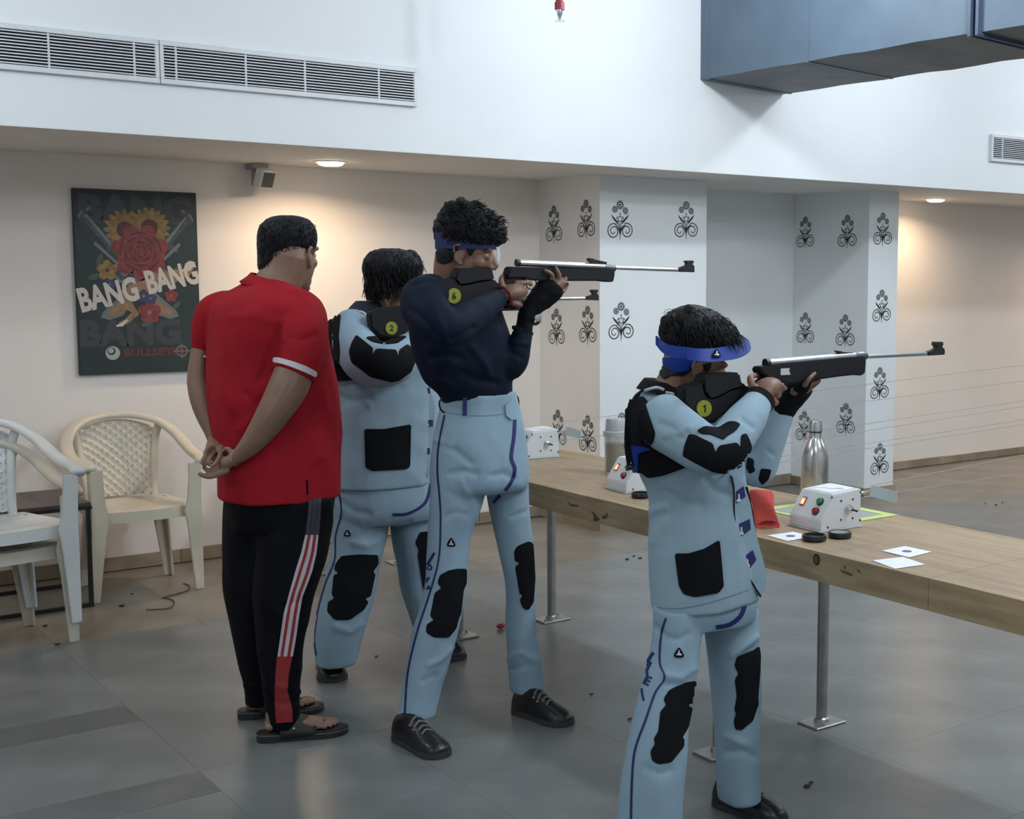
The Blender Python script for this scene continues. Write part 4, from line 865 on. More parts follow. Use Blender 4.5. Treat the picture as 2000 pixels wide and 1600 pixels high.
cr = [([(806, 556), (830, 548), (850, 552)], 4, -.010), ([(800, 605), (830, 625), (850, 655)], 6, -.008), ([(885, 665), (905, 655), (925, 640)], 6, -.009), ([(925, 680), (940, 700), (955, 730)], 8, .008), ([(840, 700), (870, 690), (900, 700)], 8, -.007), ([(905, 730), (940, 745), (970, 750)], 7, -.008), ([(850, 740), (880, 750)], 7, .007), ([(1000, 690), (1018, 698)], 4, -.006), ([(1000, 668), (1032, 672)], 4, .006), ([(855, 615), (865, 640), (870, 665)], 6, .006)]
sh = fuse('shirt', m, m_navy, boy, voxel=.007, smooth=3, wrinkle=(.005, 8), stretch=(1, 1, .8), creases=cr); Ts = bvh(sh)
m = M(); loftC(m, [(1003, 650, 3.79, 13), (1021, 652, 3.785, 22), (1024, 640, 3.785, 18), (1031, 612, 3.785, 21), (1052, 588, 3.78, 27), (1072, 567, 3.77, 31), (1083, 556, 3.765, 28)][1:], n=18, flat=.85, ends=False)
loftC(m, [(1002, 640, 3.79, 5), (1020, 646, 3.78, 7), (1038, 652, 3.785, 5)], n=8)
gl = fuse('shooting_glove', m, m_suede, boy, voxel=.005, smooth=3, wrinkle=(.002, 30), creases=[([(1030, 590), (1045, 575), (1060, 560)], 4, .004), ([(1015, 625), (1045, 632)], 4, -.003)])
wt = M().tube([P(1045+9*math.cos(a), 622+11*math.sin(a), 3.765+.01*math.sin(a)) for a in (2*PI*k/14 for k in range(14))], .006, 8, closed=True).build('wristwatch', m_gunb, boy, smooth=True)
M().rings([[P(1051+r*math.cos(a), 620+r*1.25*math.sin(a), 3.757-h) for a in (2*PI*k/14 for k in range(14))] for r, h in ((7, 0), (7, .004), (5.5, .005))]).build('watch_face', m_gun, wt, smooth=.7)
c0, c1 = P(972, 585, 3.73), P(988, 576, 3.737); ax = (c1-c0)/np.linalg.norm(c1-c0); e1 = np.cross(ax, [0, 1, 0]); e1 /= np.linalg.norm(e1); e2 = np.cross(ax, e1)
M().tube([c0+(c1-c0)*.75+e1*.031*math.cos(t)+e2*.031*math.sin(t) for t in (2*PI*k/20 for k in range(20))], .005, 8, closed=True).build('wristband', mat('thread_red', (.12, .012, .015), .8), boy, smooth=True)
shoe(onz(785, 1445, 0)+np.array([.0, .02, 0]), onz(872, 1480, 0)+np.array([-.01, -.0, 0]), boy, SHOE, wid=.050); shoe(onz(1008, 1392, 0)+np.array([.01, .01, 0]), onz(1112, 1418, 0), boy, SHOE, wid=.050)
# hair, headband, blinder
hY = o6[1]
m = M(); loftV(m, [(905, 393, hY, 12, .9), (906, 399, hY, 30, .9), (910, 410, hY, 45, .9), (914, 424, hY, 57, .9), (917, 440, hY, 66, .9), (919, 455, hY, 67, .9), (919, 466, hY, 66, .88), (915, 480, hY, 55, .85)])
loftC(m, [(955, 448, hY-.05, 16), (975, 462, hY-.05, 13), (984, 469, hY-.05, 6)]); loftC(m, [(862, 440, hY+.02, 12), (855, 447, hY+.02, 7)])
for x, y, r in ((880, 405, 14), (900, 397, 12), (930, 405, 14), (955, 425, 16), (868, 425, 14), (972, 447, 13), (915, 430, 30), (890, 440, 28), (945, 440, 22)):
    c = P(x, y, hY-.045); m.ico(c, r*.00165, 2)
ha = fuse('hair', m, m_hair, boy, voxel=.006, smooth=2, wrinkle=(.006, 38)); Th = bvh(ha)
rg = random.Random(3)
strands('hair_strands', m_hair, ha, Th, [(rg.uniform(852, 986), rg.uniform(393, 470)) for _ in range(900)], .016, .0011, comb=(.6, -.3, -.2), jitter=.4, nrm=.2)
m = M(); loftV(m, [(912, 450, hY, 57.5, .84), (912.5, 462, hY, 58.5, .84), (912, 478, hY, 58, .84), (911, 487, hY, 57, .84)], n=40, tilt=0)
hb = m.build('headband', mat('headband_blue', (.008, .018, .09), .7, bump=.1, bscale=200), boy, smooth=.9)
patch('hair_nape', Tb, [(850, 482), (905, 480), (899, 484), (888, 492), (886, 504), (882, 512), (866, 517), (854, 512)], m_hair, boy, off=.0025, step=4)
patch('sideburn', Tb, [(910, 480), (932, 482), (925, 492), (919, 501), (913, 496)], m_hair, boy, off=.0025, step=3)
slab('side_blinder', [(970, 482), (976, 484), (978, 500), (976, 512), (971, 513)], hY-.10, .0015, mat('blinder_white', (.6, .62, .64), .4), hb, bevel=0)
# rifle 6
Yg = 3.748
g = rifle('black stocked air rifle with badge 6 held by the tall boy in navy', P(930, 560, Yg), None)
slab('fore_stock', [(998, 521), (1200, 526), (1202, 535), (1199, 551), (1188, 551), (1176, 549), (1130, 549), (1075, 549), (1045, 548), (1020, 542), (994, 543), (992, 539)], Yg, .042, m_stock, g, bevel=.004)
slab('grip', [(1002, 540), (1032, 545), (1024, 560), (1016, 590), (1008, 606), (990, 603), (986, 580), (976, 560), (986, 546)], Yg+.008, .030, m_stock, g, bevel=.005)
bu = slab('butt_stock', [(862, 548), (892, 543), (966, 545), (975, 555), (992, 560), (988, 578), (972, 580), (940, 586), (906, 604), (884, 610), (868, 604), (860, 580)], Yg, .040, m_stock, g, bevel=.005)
slab('cheek_piece', [(894, 528), (900, 524), (962, 522), (965, 536), (968, 548), (940, 551), (914, 557), (898, 558), (890, 545)], Yg-.006, .046, m_cheek, g, bevel=.006)
tb_ = barrel('receiver_tube', [(1013, 513.5), (1184, 521.5)], .0112, m_gun, g, Yg+.021); barrel('end_cap', [(1008, 513.3), (1014, 513.6)], .0122, m_gunb, g, Yg+.021)
barrel('breech_block', [(1180, 522), (1200, 524)], .0125, mat('rifle_breech', (.12, .12, .125), .4, .6), g, Yg+.021); barrel('barrel', [(1198, 523), (1342, 528)], .0068, m_gun, g, Yg+.021)
slab('front_sight', [(1326, 524), (1336, 520), (1342, 518), (1343, 514), (1340, 512), (1341, 509), (1355, 509), (1356, 513), (1353, 516), (1357, 520), (1357, 532), (1327, 531)], Yg+.012, .018, m_gunb, g, bevel=.0015)
slab('rear_sight', [(1150, 504), (1159, 505), (1162, 507), (1186, 512), (1185, 517), (1176, 518), (1150, 518), (1148, 516), (1156, 513), (1150, 510)], Yg+.014, .014, m_gunb, g, bevel=.001)
M().tube(catmull([P(*p, Yg+.018) for p in ((1026, 548), (1030, 562), (1040, 565), (1047, 556), (1046, 547))], 4), .0022, 6).build('trigger_guard', m_gunb, g, smooth=True)
M().tube([P(*p, Yg+.018) for p in ((1036, 547), (1037, 555), (1034, 561))], .002, 6).build('trigger', m_gun, g)
badge(g, 887, 578, 13.5, Yg-.004, '6')

# ================================================================== PERSON: short boy in front (rifle 1)
base = (2.25, 2.74, 0)
hip = [(1378, 1130, 2.76, 88, .8), (1380, 1180, 2.76, 98, .8), (1381, 1215, 2.76, 92, .76)]
lgA = [(1327, 1185, 2.74, 50, 1), (1323, 1250, 2.73, 47, 1.05), (1309, 1320, 2.715, 50, 1.05), (1297, 1380, 2.70, 53, 1.05), (1285, 1450, 2.685, 56, 1.05), (1277, 1520, 2.675, 60, 1.05), (1271, 1590, 2.67, 62, 1.05), (1267, 1650, 2.66, 64, 1.05)]
lgB = [(1425, 1190, 2.78, 54, 1), (1432, 1260, 2.765, 51, 1.05), (1437, 1340, 2.755, 47.5, 1.05), (1439, 1420, 2.745, 43.5, 1.05), (1442, 1500, 2.735, 42, 1.05), (1446, 1564, 2.73, 41, 1.1)]
tor = [(1315, 757, 2.78, 48, .8), (1316, 764, 2.78, 60, .76), (1317, 775, 2.78, 76, .68), (1325, 800, 2.775, 95, .66), (1335, 850, 2.765, 104, .7), (1348, 900, 2.76, 102, .74), (1362, 955, 2.755, 94, .78), (1368, 1010, 2.755, 97, .8), (1372, 1070, 2.755, 101, .8), (1376, 1130, 2.755, 103, .8), (1379, 1178, 2.755, 102, .8)]
armR = [(1283, 812, 2.70, 54), (1310, 835, 2.65, 54), (1350, 862, 2.59, 50), (1388, 884, 2.545, 46), (1417, 878, 2.535, 44), (1441, 845, 2.555, 42), (1462, 812, 2.585, 37), (1482, 784, 2.615, 30)]
armL = [(1420, 830, 2.90, 42), (1450, 885, 2.86, 38), (1472, 920, 2.82, 33), (1488, 915, 2.80, 30), (1500, 880, 2.79, 28), (1514, 842, 2.785, 27), (1528, 806, 2.78, 24)]
o1, R1 = head_frame((1363, 722), 2.70, (.92, -.40), .20, -.12, .96)
m = M(); head_mesh(m, o1, R1)
loftC(m, [(1345, 700, 2.79, 33), (1326, 735, 2.785, 37), (1316, 768, 2.78, 46)], n=18)
loftV(m, core(tor[2:])); loftV(m, core(hip))
for a in (lgA, lgB): loftV(m, core(a[:-1], .62))
loftC(m, [(1267, 1640, 2.66, 26), (1269, 1668, 2.655, 22)]); loftC(m, [(1446, 1540, 2.73, 25), (1447, 1562, 2.73, 19)])
loftC(m, core(armR)); loftC(m, core(armL, .6))
loftC(m, [(1482, 782, 2.615, 20), (1488, 770, 2.62, 21), (1497, 757, 2.63, 25), (1507, 755, 2.64, 24), (1513, 757, 2.647, 18)], n=14, flat=.75)
finger(m, [(1504, 746, 2.622), (1518, 750, 2.612), (1528, 755, 2.612), (1534, 759, 2.622)], 7.2)
for q in ([(1504, 764, 2.622), (1516, 769, 2.618), (1521, 772, 2.64), (1513, 771, 2.68)], [(1500, 779, 2.622), (1511, 785, 2.618), (1516, 787, 2.64), (1508, 786, 2.68)]): finger(m, q, 8)
finger(m, [(1494, 793, 2.635), (1503, 797, 2.635), (1507, 798, 2.66)], 7)
finger(m, [(1474, 762, 2.635), (1467, 748, 2.64), (1466, 738, 2.65), (1476, 733, 2.675), (1492, 738, 2.70)], 9)
loftC(m, [(1528, 806, 2.78, 19), (1540, 785, 2.76, 22), (1556, 765, 2.73, 26), (1568, 755, 2.71, 22)], n=14, flat=.75)
for q in ([(1572, 752, 2.665), (1579, 742, 2.645), (1586, 734, 2.645), (1592, 729, 2.65)], [(1578, 752, 2.68), (1588, 747, 2.675), (1598, 744, 2.685)], [(1578, 762, 2.70), (1590, 752, 2.70), (1600, 744, 2.71)]): finger(m, q, 6)
finger(m, [(1552, 760, 2.74), (1560, 748, 2.76), (1574, 742, 2.765)], 7)
kid = fuse('person', m, m_skin, base=base, voxel=.0034, smooth=3)
tag(kid, 'short boy nearest the camera in a blue visor, pale shooting jacket and trousers', 'person')
eyes(o1, R1, kid, m_eyew, m_iris); Tb = bvh(kid)
m = M(); loftV(m, hip); loftV(m, lgA); loftV(m, lgB)
cr = [([(1280, 1225), (1300, 1245), (1325, 1250), (1345, 1238)], 7, -.007), ([(1300, 1320), (1330, 1325), (1355, 1305)], 7, .007), ([(1300, 1335), (1330, 1340)], 5, -.006), ([(1430, 1280), (1455, 1262), (1478, 1245)], 6, .008), ([(1440, 1290), (1470, 1268)], 4, -.006), ([(1260, 1500), (1290, 1512), (1310, 1505)], 7, -.006), ([(1420, 1470), (1450, 1468), (1475, 1478)], 7, -.007), ([(1420, 1440), (1455, 1455)], 7, .006)]
tr = fuse('trousers', m, m_canv2, kid, voxel=.007, smooth=4, wrinkle=(.004, 7), stretch=(1, 1, .55), creases=cr); T = bvh(tr)
patch('knee_pad', T, [(1358, 1330), (1340, 1333), (1307, 1348), (1296, 1366), (1301, 1378), (1290, 1390), (1286, 1429), (1277, 1444), (1280, 1453), (1271, 1468), (1274, 1486), (1286, 1493), (1310, 1489), (1334, 1459), (1335, 1444), (1331, 1441), (1343, 1420), (1352, 1375), (1350, 1366), (1358, 1348)], m_suede, tr, off=.004)
patch('knee_pad', T, [(1481, 1262), (1472, 1270), (1439, 1283), (1434, 1300), (1442, 1316), (1435, 1327), (1439, 1360), (1434, 1387), (1438, 1393), (1433, 1408), (1436, 1424), (1448, 1426), (1469, 1408), (1480, 1375), (1479, 1363), (1483, 1315), (1484, 1279)], m_suede, tr, off=.004)
ribbon('side_piping', T, [(1301, 1208), (1292, 1240), (1289, 1294), (1298, 1324), (1280, 1354), (1262, 1405), (1241, 1465), (1235, 1525), (1233, 1600), (1233, 1640)], 3.2, m_blue, tr)
ribbon('pocket_piping', T, [(1454, 1183), (1445, 1204), (1424, 1220), (1398, 1225)], 7.5, m_blue, tr)
emblem(T, 1326, 1275, 11, tr); leg_mark(T, tr, [('E', 1261, 1337, .45)], 25)
ribbon('leg_mark', T, [(1272, 1293), (1268, 1302), (1264, 1310), (1265, 1319)], 4, m_blue, tr)
ribbon('leg_mark', T, [(1277, 1275), (1269, 1287), (1263, 1301)], 5, m_blue, tr); ribbon('leg_mark', T, [(1254, 1345), (1255, 1356), (1258, 1369)], 3, m_blue, tr)
m = M(); loftV(m, tor[:-1]+[tor[-1]], tilt=.06); loftC(m, armR[:-1]+[armR[-1]], n=20, ends=False); loftC(m, armL, n=18, ends=False)
cr = [([(1290, 828), (1310, 832), (1322, 842)], 5, -.006), ([(1300, 850), (1330, 845), (1345, 835)], 6, .006), ([(1315, 850), (1335, 855)], 4, -.005), ([(1380, 935), (1400, 960), (1420, 965)], 8, -.008), ([(1270, 1000), (1300, 990)], 8, .007), ([(1300, 960), (1340, 985), (1370, 985)], 8, -.006), ([(1450, 820), (1470, 835)], 5, -.005), ([(1340, 845), (1350, 850), (1365, 845)], 4, -.006), ([(1280, 1060), (1300, 1020)], 9, .005), ([(1500, 880), (1512, 890)], 4, -.005)]
mt = M(); loftV(mt, tor, tilt=.06); mt = mt.build('t', m_canvas, base=base); TT = bvh(mt); bpy.data.objects.remove(mt)
ja = fuse('jacket', m, m_canvas, kid, voxel=.0068, smooth=4, wrinkle=(.0035, 6), creases=cr); T = bvh(ja)
patch('back_panel', T, [(1257, 778), (1269, 814), (1280, 846), (1277, 862), (1264, 880), (1262, 926), (1258, 920), (1238, 920), (1226, 880), (1222, 830), (1230, 790), (1242, 775)], m_suede, ja, off=.004, jump=.3)
patch('back_panel', TT, [(1225, 780), (1262, 780), (1300, 860), (1345, 880), (1400, 905), (1353, 906), (1326, 916), (1293, 927), (1269, 930), (1258, 920), (1238, 920), (1226, 880), (1220, 830)], m_suede, ja, off=.011, jump=.15)
patch('back_stripe', TT, [(1228, 866), (1262, 870), (1276, 876), (1254, 881), (1254, 918), (1242, 916), (1226, 890)], m_vis, ja, off=.0165, jump=.12)
patch('shoulder_patch', TT, [(1281, 769), (1298, 760), (1330, 762), (1402, 802), (1395, 826), (1376, 827), (1366, 820), (1342, 804), (1311, 791)], m_suede, ja, off=.009, jump=.15)
patch('elbow_patch', T, [(1345, 849), (1358, 851), (1392, 867), (1397, 884), (1404, 871), (1438, 865), (1446, 876), (1447, 850), (1456, 847), (1462, 859), (1467, 874), (1460, 892), (1447, 911), (1431, 920), (1412, 924), (1391, 920), (1357, 903), (1334, 890), (1337, 872)], m_suede, ja, off=.004, jump=.2)
patch('inner_elbow_patch', T, [(1361, 841), (1376, 834), (1404, 837), (1423, 825), (1436, 825), (1446, 830), (1436, 843), (1418, 854), (1413, 860), (1399, 854), (1387, 849), (1371, 849)], m_suede, ja, off=.004, jump=.12)
patch('left_elbow_patch', T, [(1460, 893), (1473, 898), (1472, 911), (1476, 920), (1464, 926), (1457, 912)], m_suede, ja, off=.004); patch('left_elbow_patch', T, [(1486, 915), (1506, 917), (1500, 936), (1488, 946), (1481, 936)], m_suede, ja, off=.004)
patch('pocket', T, [(1319, 1081), (1344, 1081), (1375, 1072), (1404, 1055), (1408, 1096), (1412, 1145), (1402, 1158), (1357, 1166), (1336, 1160), (1327, 1145)], m_suede, ja, off=.005)
ribbon('hem_seam', T, [(1279, 1186), (1330, 1188), (1390, 1176), (1462, 1152)], 1.6, MATS['seam_shadow'], ja, off=.0012)
c = catmull([P(*p) for p in ((1482, 786, 2.615), (1488, 776, 2.618))], 2)
m = M(); loftC(m, [(1479, 789, 2.612, 31.5), (1486, 778, 2.618, 30.5)], n=22, ends=False); m.build('cuff', m_suede, ja, smooth=.9)
pl = slab('placket', [(1427, 926), (1440, 932), (1454, 944), (1462, 966), (1468, 986), (1474, 1020), (1482, 1056), (1494, 1100), (1500, 1140), (1488, 1168), (1476, 1152), (1460, 1124), (1448, 1092), (1438, 1040), (1433, 996), (1433, 950)], 2.64, .02, m_canvas, ja, bevel=.004)
slab('lining', [(1461, 950), (1466, 972), (1472, 1000), (1478, 1040), (1473, 1046), (1462, 1000)], 2.662, .012, m_suede, ja, bevel=.002)
M().tube(catmull([P(*p, 2.639) for p in ((1428, 930), (1434, 960), (1434, 998), (1439, 1040), (1449, 1092), (1461, 1124), (1477, 1152), (1486, 1166))], 4), .0018, 6).build('placket_edge', m_suede, ja)
for q in (((1439, 960), (1453, 950), (1457, 970), (1439, 983)), ((1444, 1024), (1465, 1014), (1467, 1034), (1449, 1048)), ((1456, 1086), (1471, 1075), (1478, 1094), (1464, 1112))):
    b = slab('button_tab', q, 2.6365, .003, m_blue, ja, bevel=.0008); cx, cy = q[0][0]+4, (q[0][1]+q[3][1])/2+1
    M().add([P(cx+a*6, cy+d*8, 2.6358) for a, d in ((-.2, -1), (.3, -.9), (.35, .1), (.9, .6), (.7, 1), (-.8, .95), (-.7, .5), (-.2, .2))], [tuple(range(8))]).build('button', m_wht, ja, fix=False)
M().tube(catmull([P(*p) for p in ((1300, 766, 2.70), (1312, 768, 2.69), (1316, 770, 2.69))], 3), .003, 6).build('collar_trim', m_wht, ja)
M().tube(catmull([P(*p) for p in ((1251, 766, 2.74), (1272, 759, 2.70), (1284, 757, 2.69), (1296, 761, 2.69))], 4), .004, 6).build('collar_trim', m_wht, ja)
m = M(); loftV(m, [(1306, 745, 2.80, 46, .9), (1304, 754, 2.79, 51, .9), (1302, 766, 2.78, 57, .85)], n=30, tilt=-.14); m.build('collar', m_suede, ja, smooth=.9)
for pts in ([(1256, 762, 2.72), (1240, 775, 2.70), (1230, 800, 2.69), (1227, 840, 2.69), (1227, 880, 2.70), (1230, 912, 2.70)], [(1250, 768, 2.72), (1236, 790, 2.70), (1229, 830, 2.69), (1231, 880, 2.70), (1237, 910, 2.70)], [(1232, 780, 2.70), (1224, 820, 2.70), (1222, 870, 2.70), (1228, 915, 2.70)]):
    M().tube(catmull([P(*p) for p in pts], 5), .0035, 6).build('hanging_strap', m_suede, ja, smooth=True)
M().ico(P(1231, 912, 2.70), .011, 2, (1, 1, .8)).build('strap_buckle', m_gunb, ja, smooth=True)
m = M(); loftC(m, [(1528, 806, 2.78, 26), (1541, 784, 2.76, 29), (1557, 764, 2.735, 31), (1568, 754, 2.715, 27)], n=18, flat=.85, ends=False); loftC(m, [(1566, 756, 2.70, 16), (1574, 748, 2.68, 12)], n=10)
fuse('shooting_glove', m, m_suede, kid, voxel=.005, smooth=3, wrinkle=(.002, 30))
shoe(onz(1424, 1572, 0)+np.array([-.02, .03, 0]), onz(1536, 1610, 0)+np.array([-.01, 0, 0]), kid, SHOE, wid=.045); shoe((1.965, 2.70, 0), (2.04, 2.45, 0), kid, SHOE, wid=.045)
hY = o1[1]
m = M(); loftV(m, [(1350, 596, hY, 12, .9), (1350, 601, hY, 27, .9), (1353, 611, hY, 46, .9), (1357, 624, hY, 61, .9), (1362, 640, hY, 71, .9), (1367, 655, hY, 76, .88), (1370, 668, hY, 76, .86), (1368, 684, hY, 68, .84), (1362, 700, hY, 58, .84)])
for x, y, r in ((1303, 628, 14), (1312, 618, 12), (1345, 604, 10), (1298, 645, 10)): m.ico(P(x, y, hY-.03), r*.00138, 2)
ha = fuse('hair', m, m_hair, kid, voxel=.006, smooth=2, wrinkle=(.0035, 40), stretch=(1, 1, .4), creases=[([(1322, 612), (1326, 625), (1328, 640)], 4, -.007)]); Th = bvh(ha)
strands('hair_strands', m_hair, ha, Th, [(rg.uniform(1289, 1448), rg.uniform(597, 672)) for _ in range(700)], .03, .0010, comb=(.25, -.25, -.7), jitter=.35)
M().tube(catmull([P(*p, hY-.03) for p in ((1322, 612), (1312, 605), (1302, 605), (1296, 612))], 4), .0007, 5).build('stray_hair', m_hair, ha); M().tube(catmull([P(*p, hY-.03) for p in ((1318, 612), (1309, 609), (1300, 612), (1293, 622))], 4), .0007, 5).build('stray_hair', m_hair, ha)
patch('hair_nape', Tb, [(1290, 712), (1352, 715), (1350, 722), (1335, 736), (1312, 734), (1296, 742), (1288, 730)], m_hair, kid, off=.004, step=4); patch('sideburn', Tb, [(1372, 712), (1390, 708), (1386, 722), (1378, 728)], m_hair, kid, off=.0025, step=3)
# visor: band and curved brim
m = M(); loftV(m, [(1350, 690, hY, 54, .9), (1350, 700, hY, 54, .9), (1349, 712, hY, 51, .9), (1346, 721, hY, 46, .9)], n=44, tilt=.16); vb = m.build('visor', m_vis, kid, smooth=.9)
upr = [(1283, 656, hY-.03), (1303, 672, hY-.075), (1339, 678, hY-.12), (1373, 681, hY-.135), (1407, 679, hY-.125), (1440, 671, hY-.08), (1454, 660, hY-.01), (1446, 653, hY+.06), (1420, 648, hY+.10)]
lwr = [(1283, 673, hY-.03), (1301, 692, hY-.08), (1339, 702, hY-.13), (1373, 706, hY-.155), (1405, 706, hY-.15), (1445, 699, hY-.10), (1466, 684, hY-.02), (1461, 663, hY+.08), (1440, 655, hY+.12)]
U, Lw = catmull([P(*p) for p in upr], 5), catmull([P(*p) for p in lwr], 5); n = len(U); off = np.array([.002, -.003, 0])
M().add(U+Lw+[p-off for p in U]+[p-off for p in Lw], [(i, i+1, n+i+1, n+i) for i in range(n-1)]+[(2*n+i+1, 2*n+i, 3*n+i, 3*n+i+1) for i in range(n-1)]+[(i+1, i, 2*n+i, 2*n+i+1) for i in range(n-1)]+[(n+i, n+i+1, 3*n+i+1, 3*n+i) for i in range(n-1)]+[(0, n, 3*n, 2*n), (n-1, 3*n-1, 4*n-1, 2*n-1)]).build('brim', m_vis, vb, smooth=.9)
vbT = bvh(bpy.data.objects[[c.name for c in vb.children if c.name.startswith('brim')][0]])
eo = emblem(vbT, 1398, 691, 9.5, vb)
Yg = 2.655
g = rifle('black stocked air rifle with badge 1 held by the short boy in the visor', P(1400, 770, Yg), None)
slab('fore_stock', [(1487, 717), (1530, 711), (1640, 700), (1690, 697), (1693, 705), (1691, 730), (1682, 734), (1668, 733), (1640, 736), (1606, 741), (1580, 745), (1545, 750), (1520, 747), (1505, 741), (1494, 733), (1486, 728)], Yg, .040, m_stock, g, bevel=.004)
slab('grip', [(1496, 738), (1530, 748), (1524, 765), (1516, 790), (1508, 806), (1492, 803), (1486, 782), (1470, 760), (1480, 746)], Yg+.006, .028, m_stock, g, bevel=.005)
slab('butt_stock', [(1336, 757), (1366, 747), (1452, 747), (1462, 757), (1480, 757), (1478, 768), (1464, 776), (1440, 795), (1412, 812), (1394, 826), (1374, 826), (1350, 806), (1336, 786)], Yg, .038, m_stock, g, bevel=.005)
slab('cheek_piece', [(1374, 738), (1382, 731), (1447, 728), (1450, 745), (1456, 757), (1430, 764), (1404, 778), (1388, 782), (1376, 765)], Yg-.006, .046, m_cheek, g, bevel=.006)
barrel('receiver_tube', [(1500, 709), (1684, 694)], .0115, m_gun, g, Yg+.02); barrel('end_cap', [(1494, 709.5), (1501, 709)], .0125, m_gunb, g, Yg+.02)
barrel('breech_block', [(1668, 696), (1690, 694.5)], .0125, MATS['rifle_breech'], g, Yg+.02); barrel('barrel', [(1686, 697), (1830, 690)], .0062, m_gun, g, Yg+.02)
slab('front_sight', [(1813, 688), (1825, 683), (1830, 681), (1831, 677), (1827, 675), (1828, 668), (1843, 668), (1843, 674), (1841, 678), (1846, 682), (1846, 693), (1814, 695)], Yg+.011, .018, m_gunb, g, bevel=.0015)
slab('rear_sight', [(1634, 685), (1643, 686), (1648, 688), (1671, 689), (1672, 694), (1640, 697), (1634, 695), (1640, 691)], Yg+.013, .014, m_gunb, g, bevel=.001)
slab('sticker', [(1525, 720), (1543, 719), (1541, 723), (1544, 732), (1525, 733)], Yg-.0008, .001, m_wht, g, bevel=0)
M().tube(catmull([P(*p, Yg+.018) for p in ((1512, 745), (1516, 762), (1527, 767), (1534, 758), (1532, 748))], 4), .0022, 6).build('trigger_guard', m_gunb, g, smooth=True)
badge(g, 1376, 798, 14.5, Yg-.004, '1')

# ================================================================== PERSON: second boy, behind (rifle 2)
base = (2.2, 4.66, 0)
hip = [(750, 915, 4.68, 92, .8), (750, 950, 4.68, 98, .8), (754, 990, 4.68, 100, .8), (758, 1015, 4.68, 92, .76)]
lgA = [(704, 970, 4.68, 53, 1), (703, 1040, 4.675, 52, 1.05), (691, 1100, 4.67, 50, 1.05), (681, 1160, 4.66, 50, 1.05), (669, 1205, 4.655, 49, 1.05), (660, 1250, 4.65, 45, 1.05), (654, 1297, 4.65, 38, 1.1)]
lgB = [(805, 970, 4.66, 45, 1), (808, 1040, 4.645, 43, 1.05), (818, 1100, 4.63, 41, 1.05), (827, 1160, 4.61, 40, 1.05), (842, 1215, 4.58, 38, 1.05), (858, 1268, 4.56, 33, 1.1)]
tor = [(748, 588, 4.68, 34, .85), (748, 600, 4.68, 52, .75), (747, 618, 4.68, 80, .66), (745, 650, 4.67, 102, .66), (745, 700, 4.67, 104, .72), (749, 750, 4.67, 101, .78), (752, 800, 4.67, 98, .82), (752, 860, 4.67, 97, .82), (748, 915, 4.67, 98, .82), (745, 945, 4.67, 96, .82)]
armR = [(690, 640, 4.60, 40), (694, 672, 4.52, 44), (712, 703, 4.44, 45), (742, 714, 4.40, 44), (772, 706, 4.42, 42), (795, 685, 4.46, 34), (812, 660, 4.50, 26), (822, 640, 4.53, 22)]
armL = [(800, 650, 4.76, 38), (825, 700, 4.72, 32), (850, 720, 4.68, 30), (875, 690, 4.66, 26), (905, 640, 4.65, 22)]
o2, R2 = head_frame((759, 582), 4.565, (.86, -.51), .28, -.1, 1.0)
m = M(); head_mesh(m, o2, R2)
loftC(m, [(752, 570, 4.66, 30), (748, 600, 4.68, 32)], n=18)
loftV(m, core(tor[2:])); loftV(m, core(hip))
for a in (lgA, lgB): loftV(m, core(a[:-1], .62))
loftC(m, [(654, 1270, 4.65, 18), (654, 1292, 4.65, 15)]); loftC(m, [(858, 1245, 4.56, 18), (861, 1266, 4.56, 14)])
loftC(m, core(armR)); loftC(m, core(armL, .6))
loftC(m, [(822, 640, 4.53, 14), (834, 620, 4.54, 17), (846, 612, 4.55, 15)], n=12, flat=.75)
for k in range(4): finger(m, [(840, 610+6*k, 4.535), (852, 611+6*k, 4.535), (856, 612+6*k, 4.56), (848, 612+6*k, 4.59)], 4.8)
finger(m, [(832, 612, 4.54), (830, 602, 4.56), (838, 598, 4.59)], 5.2)
loftC(m, [(905, 640, 4.65, 13), (918, 622, 4.63, 17), (926, 612, 4.62, 14)], n=12, flat=.75)
for k in range(4): finger(m, [(918+7*k, 614, 4.60), (920+7*k, 604, 4.575), (921+7*k, 596, 4.58)], 4.4)
finger(m, [(912, 616, 4.64), (914, 604, 4.66), (920, 598, 4.66)], 4.6)
b2 = fuse('person', m, m_skin, base=base, voxel=.0046, smooth=3)
tag(b2, 'boy in pale shooting jacket aiming a rifle marked 2, half hidden behind the tall boy', 'person')
eyes(o2, R2, b2, m_eyew, m_iris); Tb = bvh(b2)
m = M(); loftV(m, hip); loftV(m, lgA); loftV(m, lgB)
tr = fuse('trousers', m, m_canv2, b2, voxel=.0085, smooth=4, wrinkle=(.005, 6.5), stretch=(1, 1, .55), creases=[([(665, 980), (690, 1000), (720, 1005)], 7, -.007), ([(690, 1060), (720, 1068), (745, 1050)], 7, .007), ([(655, 1225), (685, 1235), (705, 1220)], 7, .007), ([(770, 1030), (800, 1020)], 6, -.006)]); T = bvh(tr)
patch('knee_pad', T, [(737, 1084), (700, 1083), (668, 1086), (656, 1102), (654, 1114), (663, 1120), (653, 1123), (649, 1162), (654, 1169), (642, 1176), (640, 1195), (654, 1211), (682, 1211), (709, 1192), (719, 1176), (712, 1169), (723, 1165), (732, 1121), (727, 1117), (738, 1102)], m_suede, tr, off=.004)
patch('knee_pad', T, [(843, 1037), (820, 1040), (811, 1060), (818, 1074), (816, 1084), (825, 1144), (832, 1160), (856, 1150), (858, 1080), (852, 1040)], m_suede, tr, off=.004)
ribbon('side_piping', T, [(661, 954), (667, 1000), (656, 1047), (654, 1093), (636, 1140), (622, 1190), (614, 1240), (618, 1280)], 2.2, m_blue, tr)
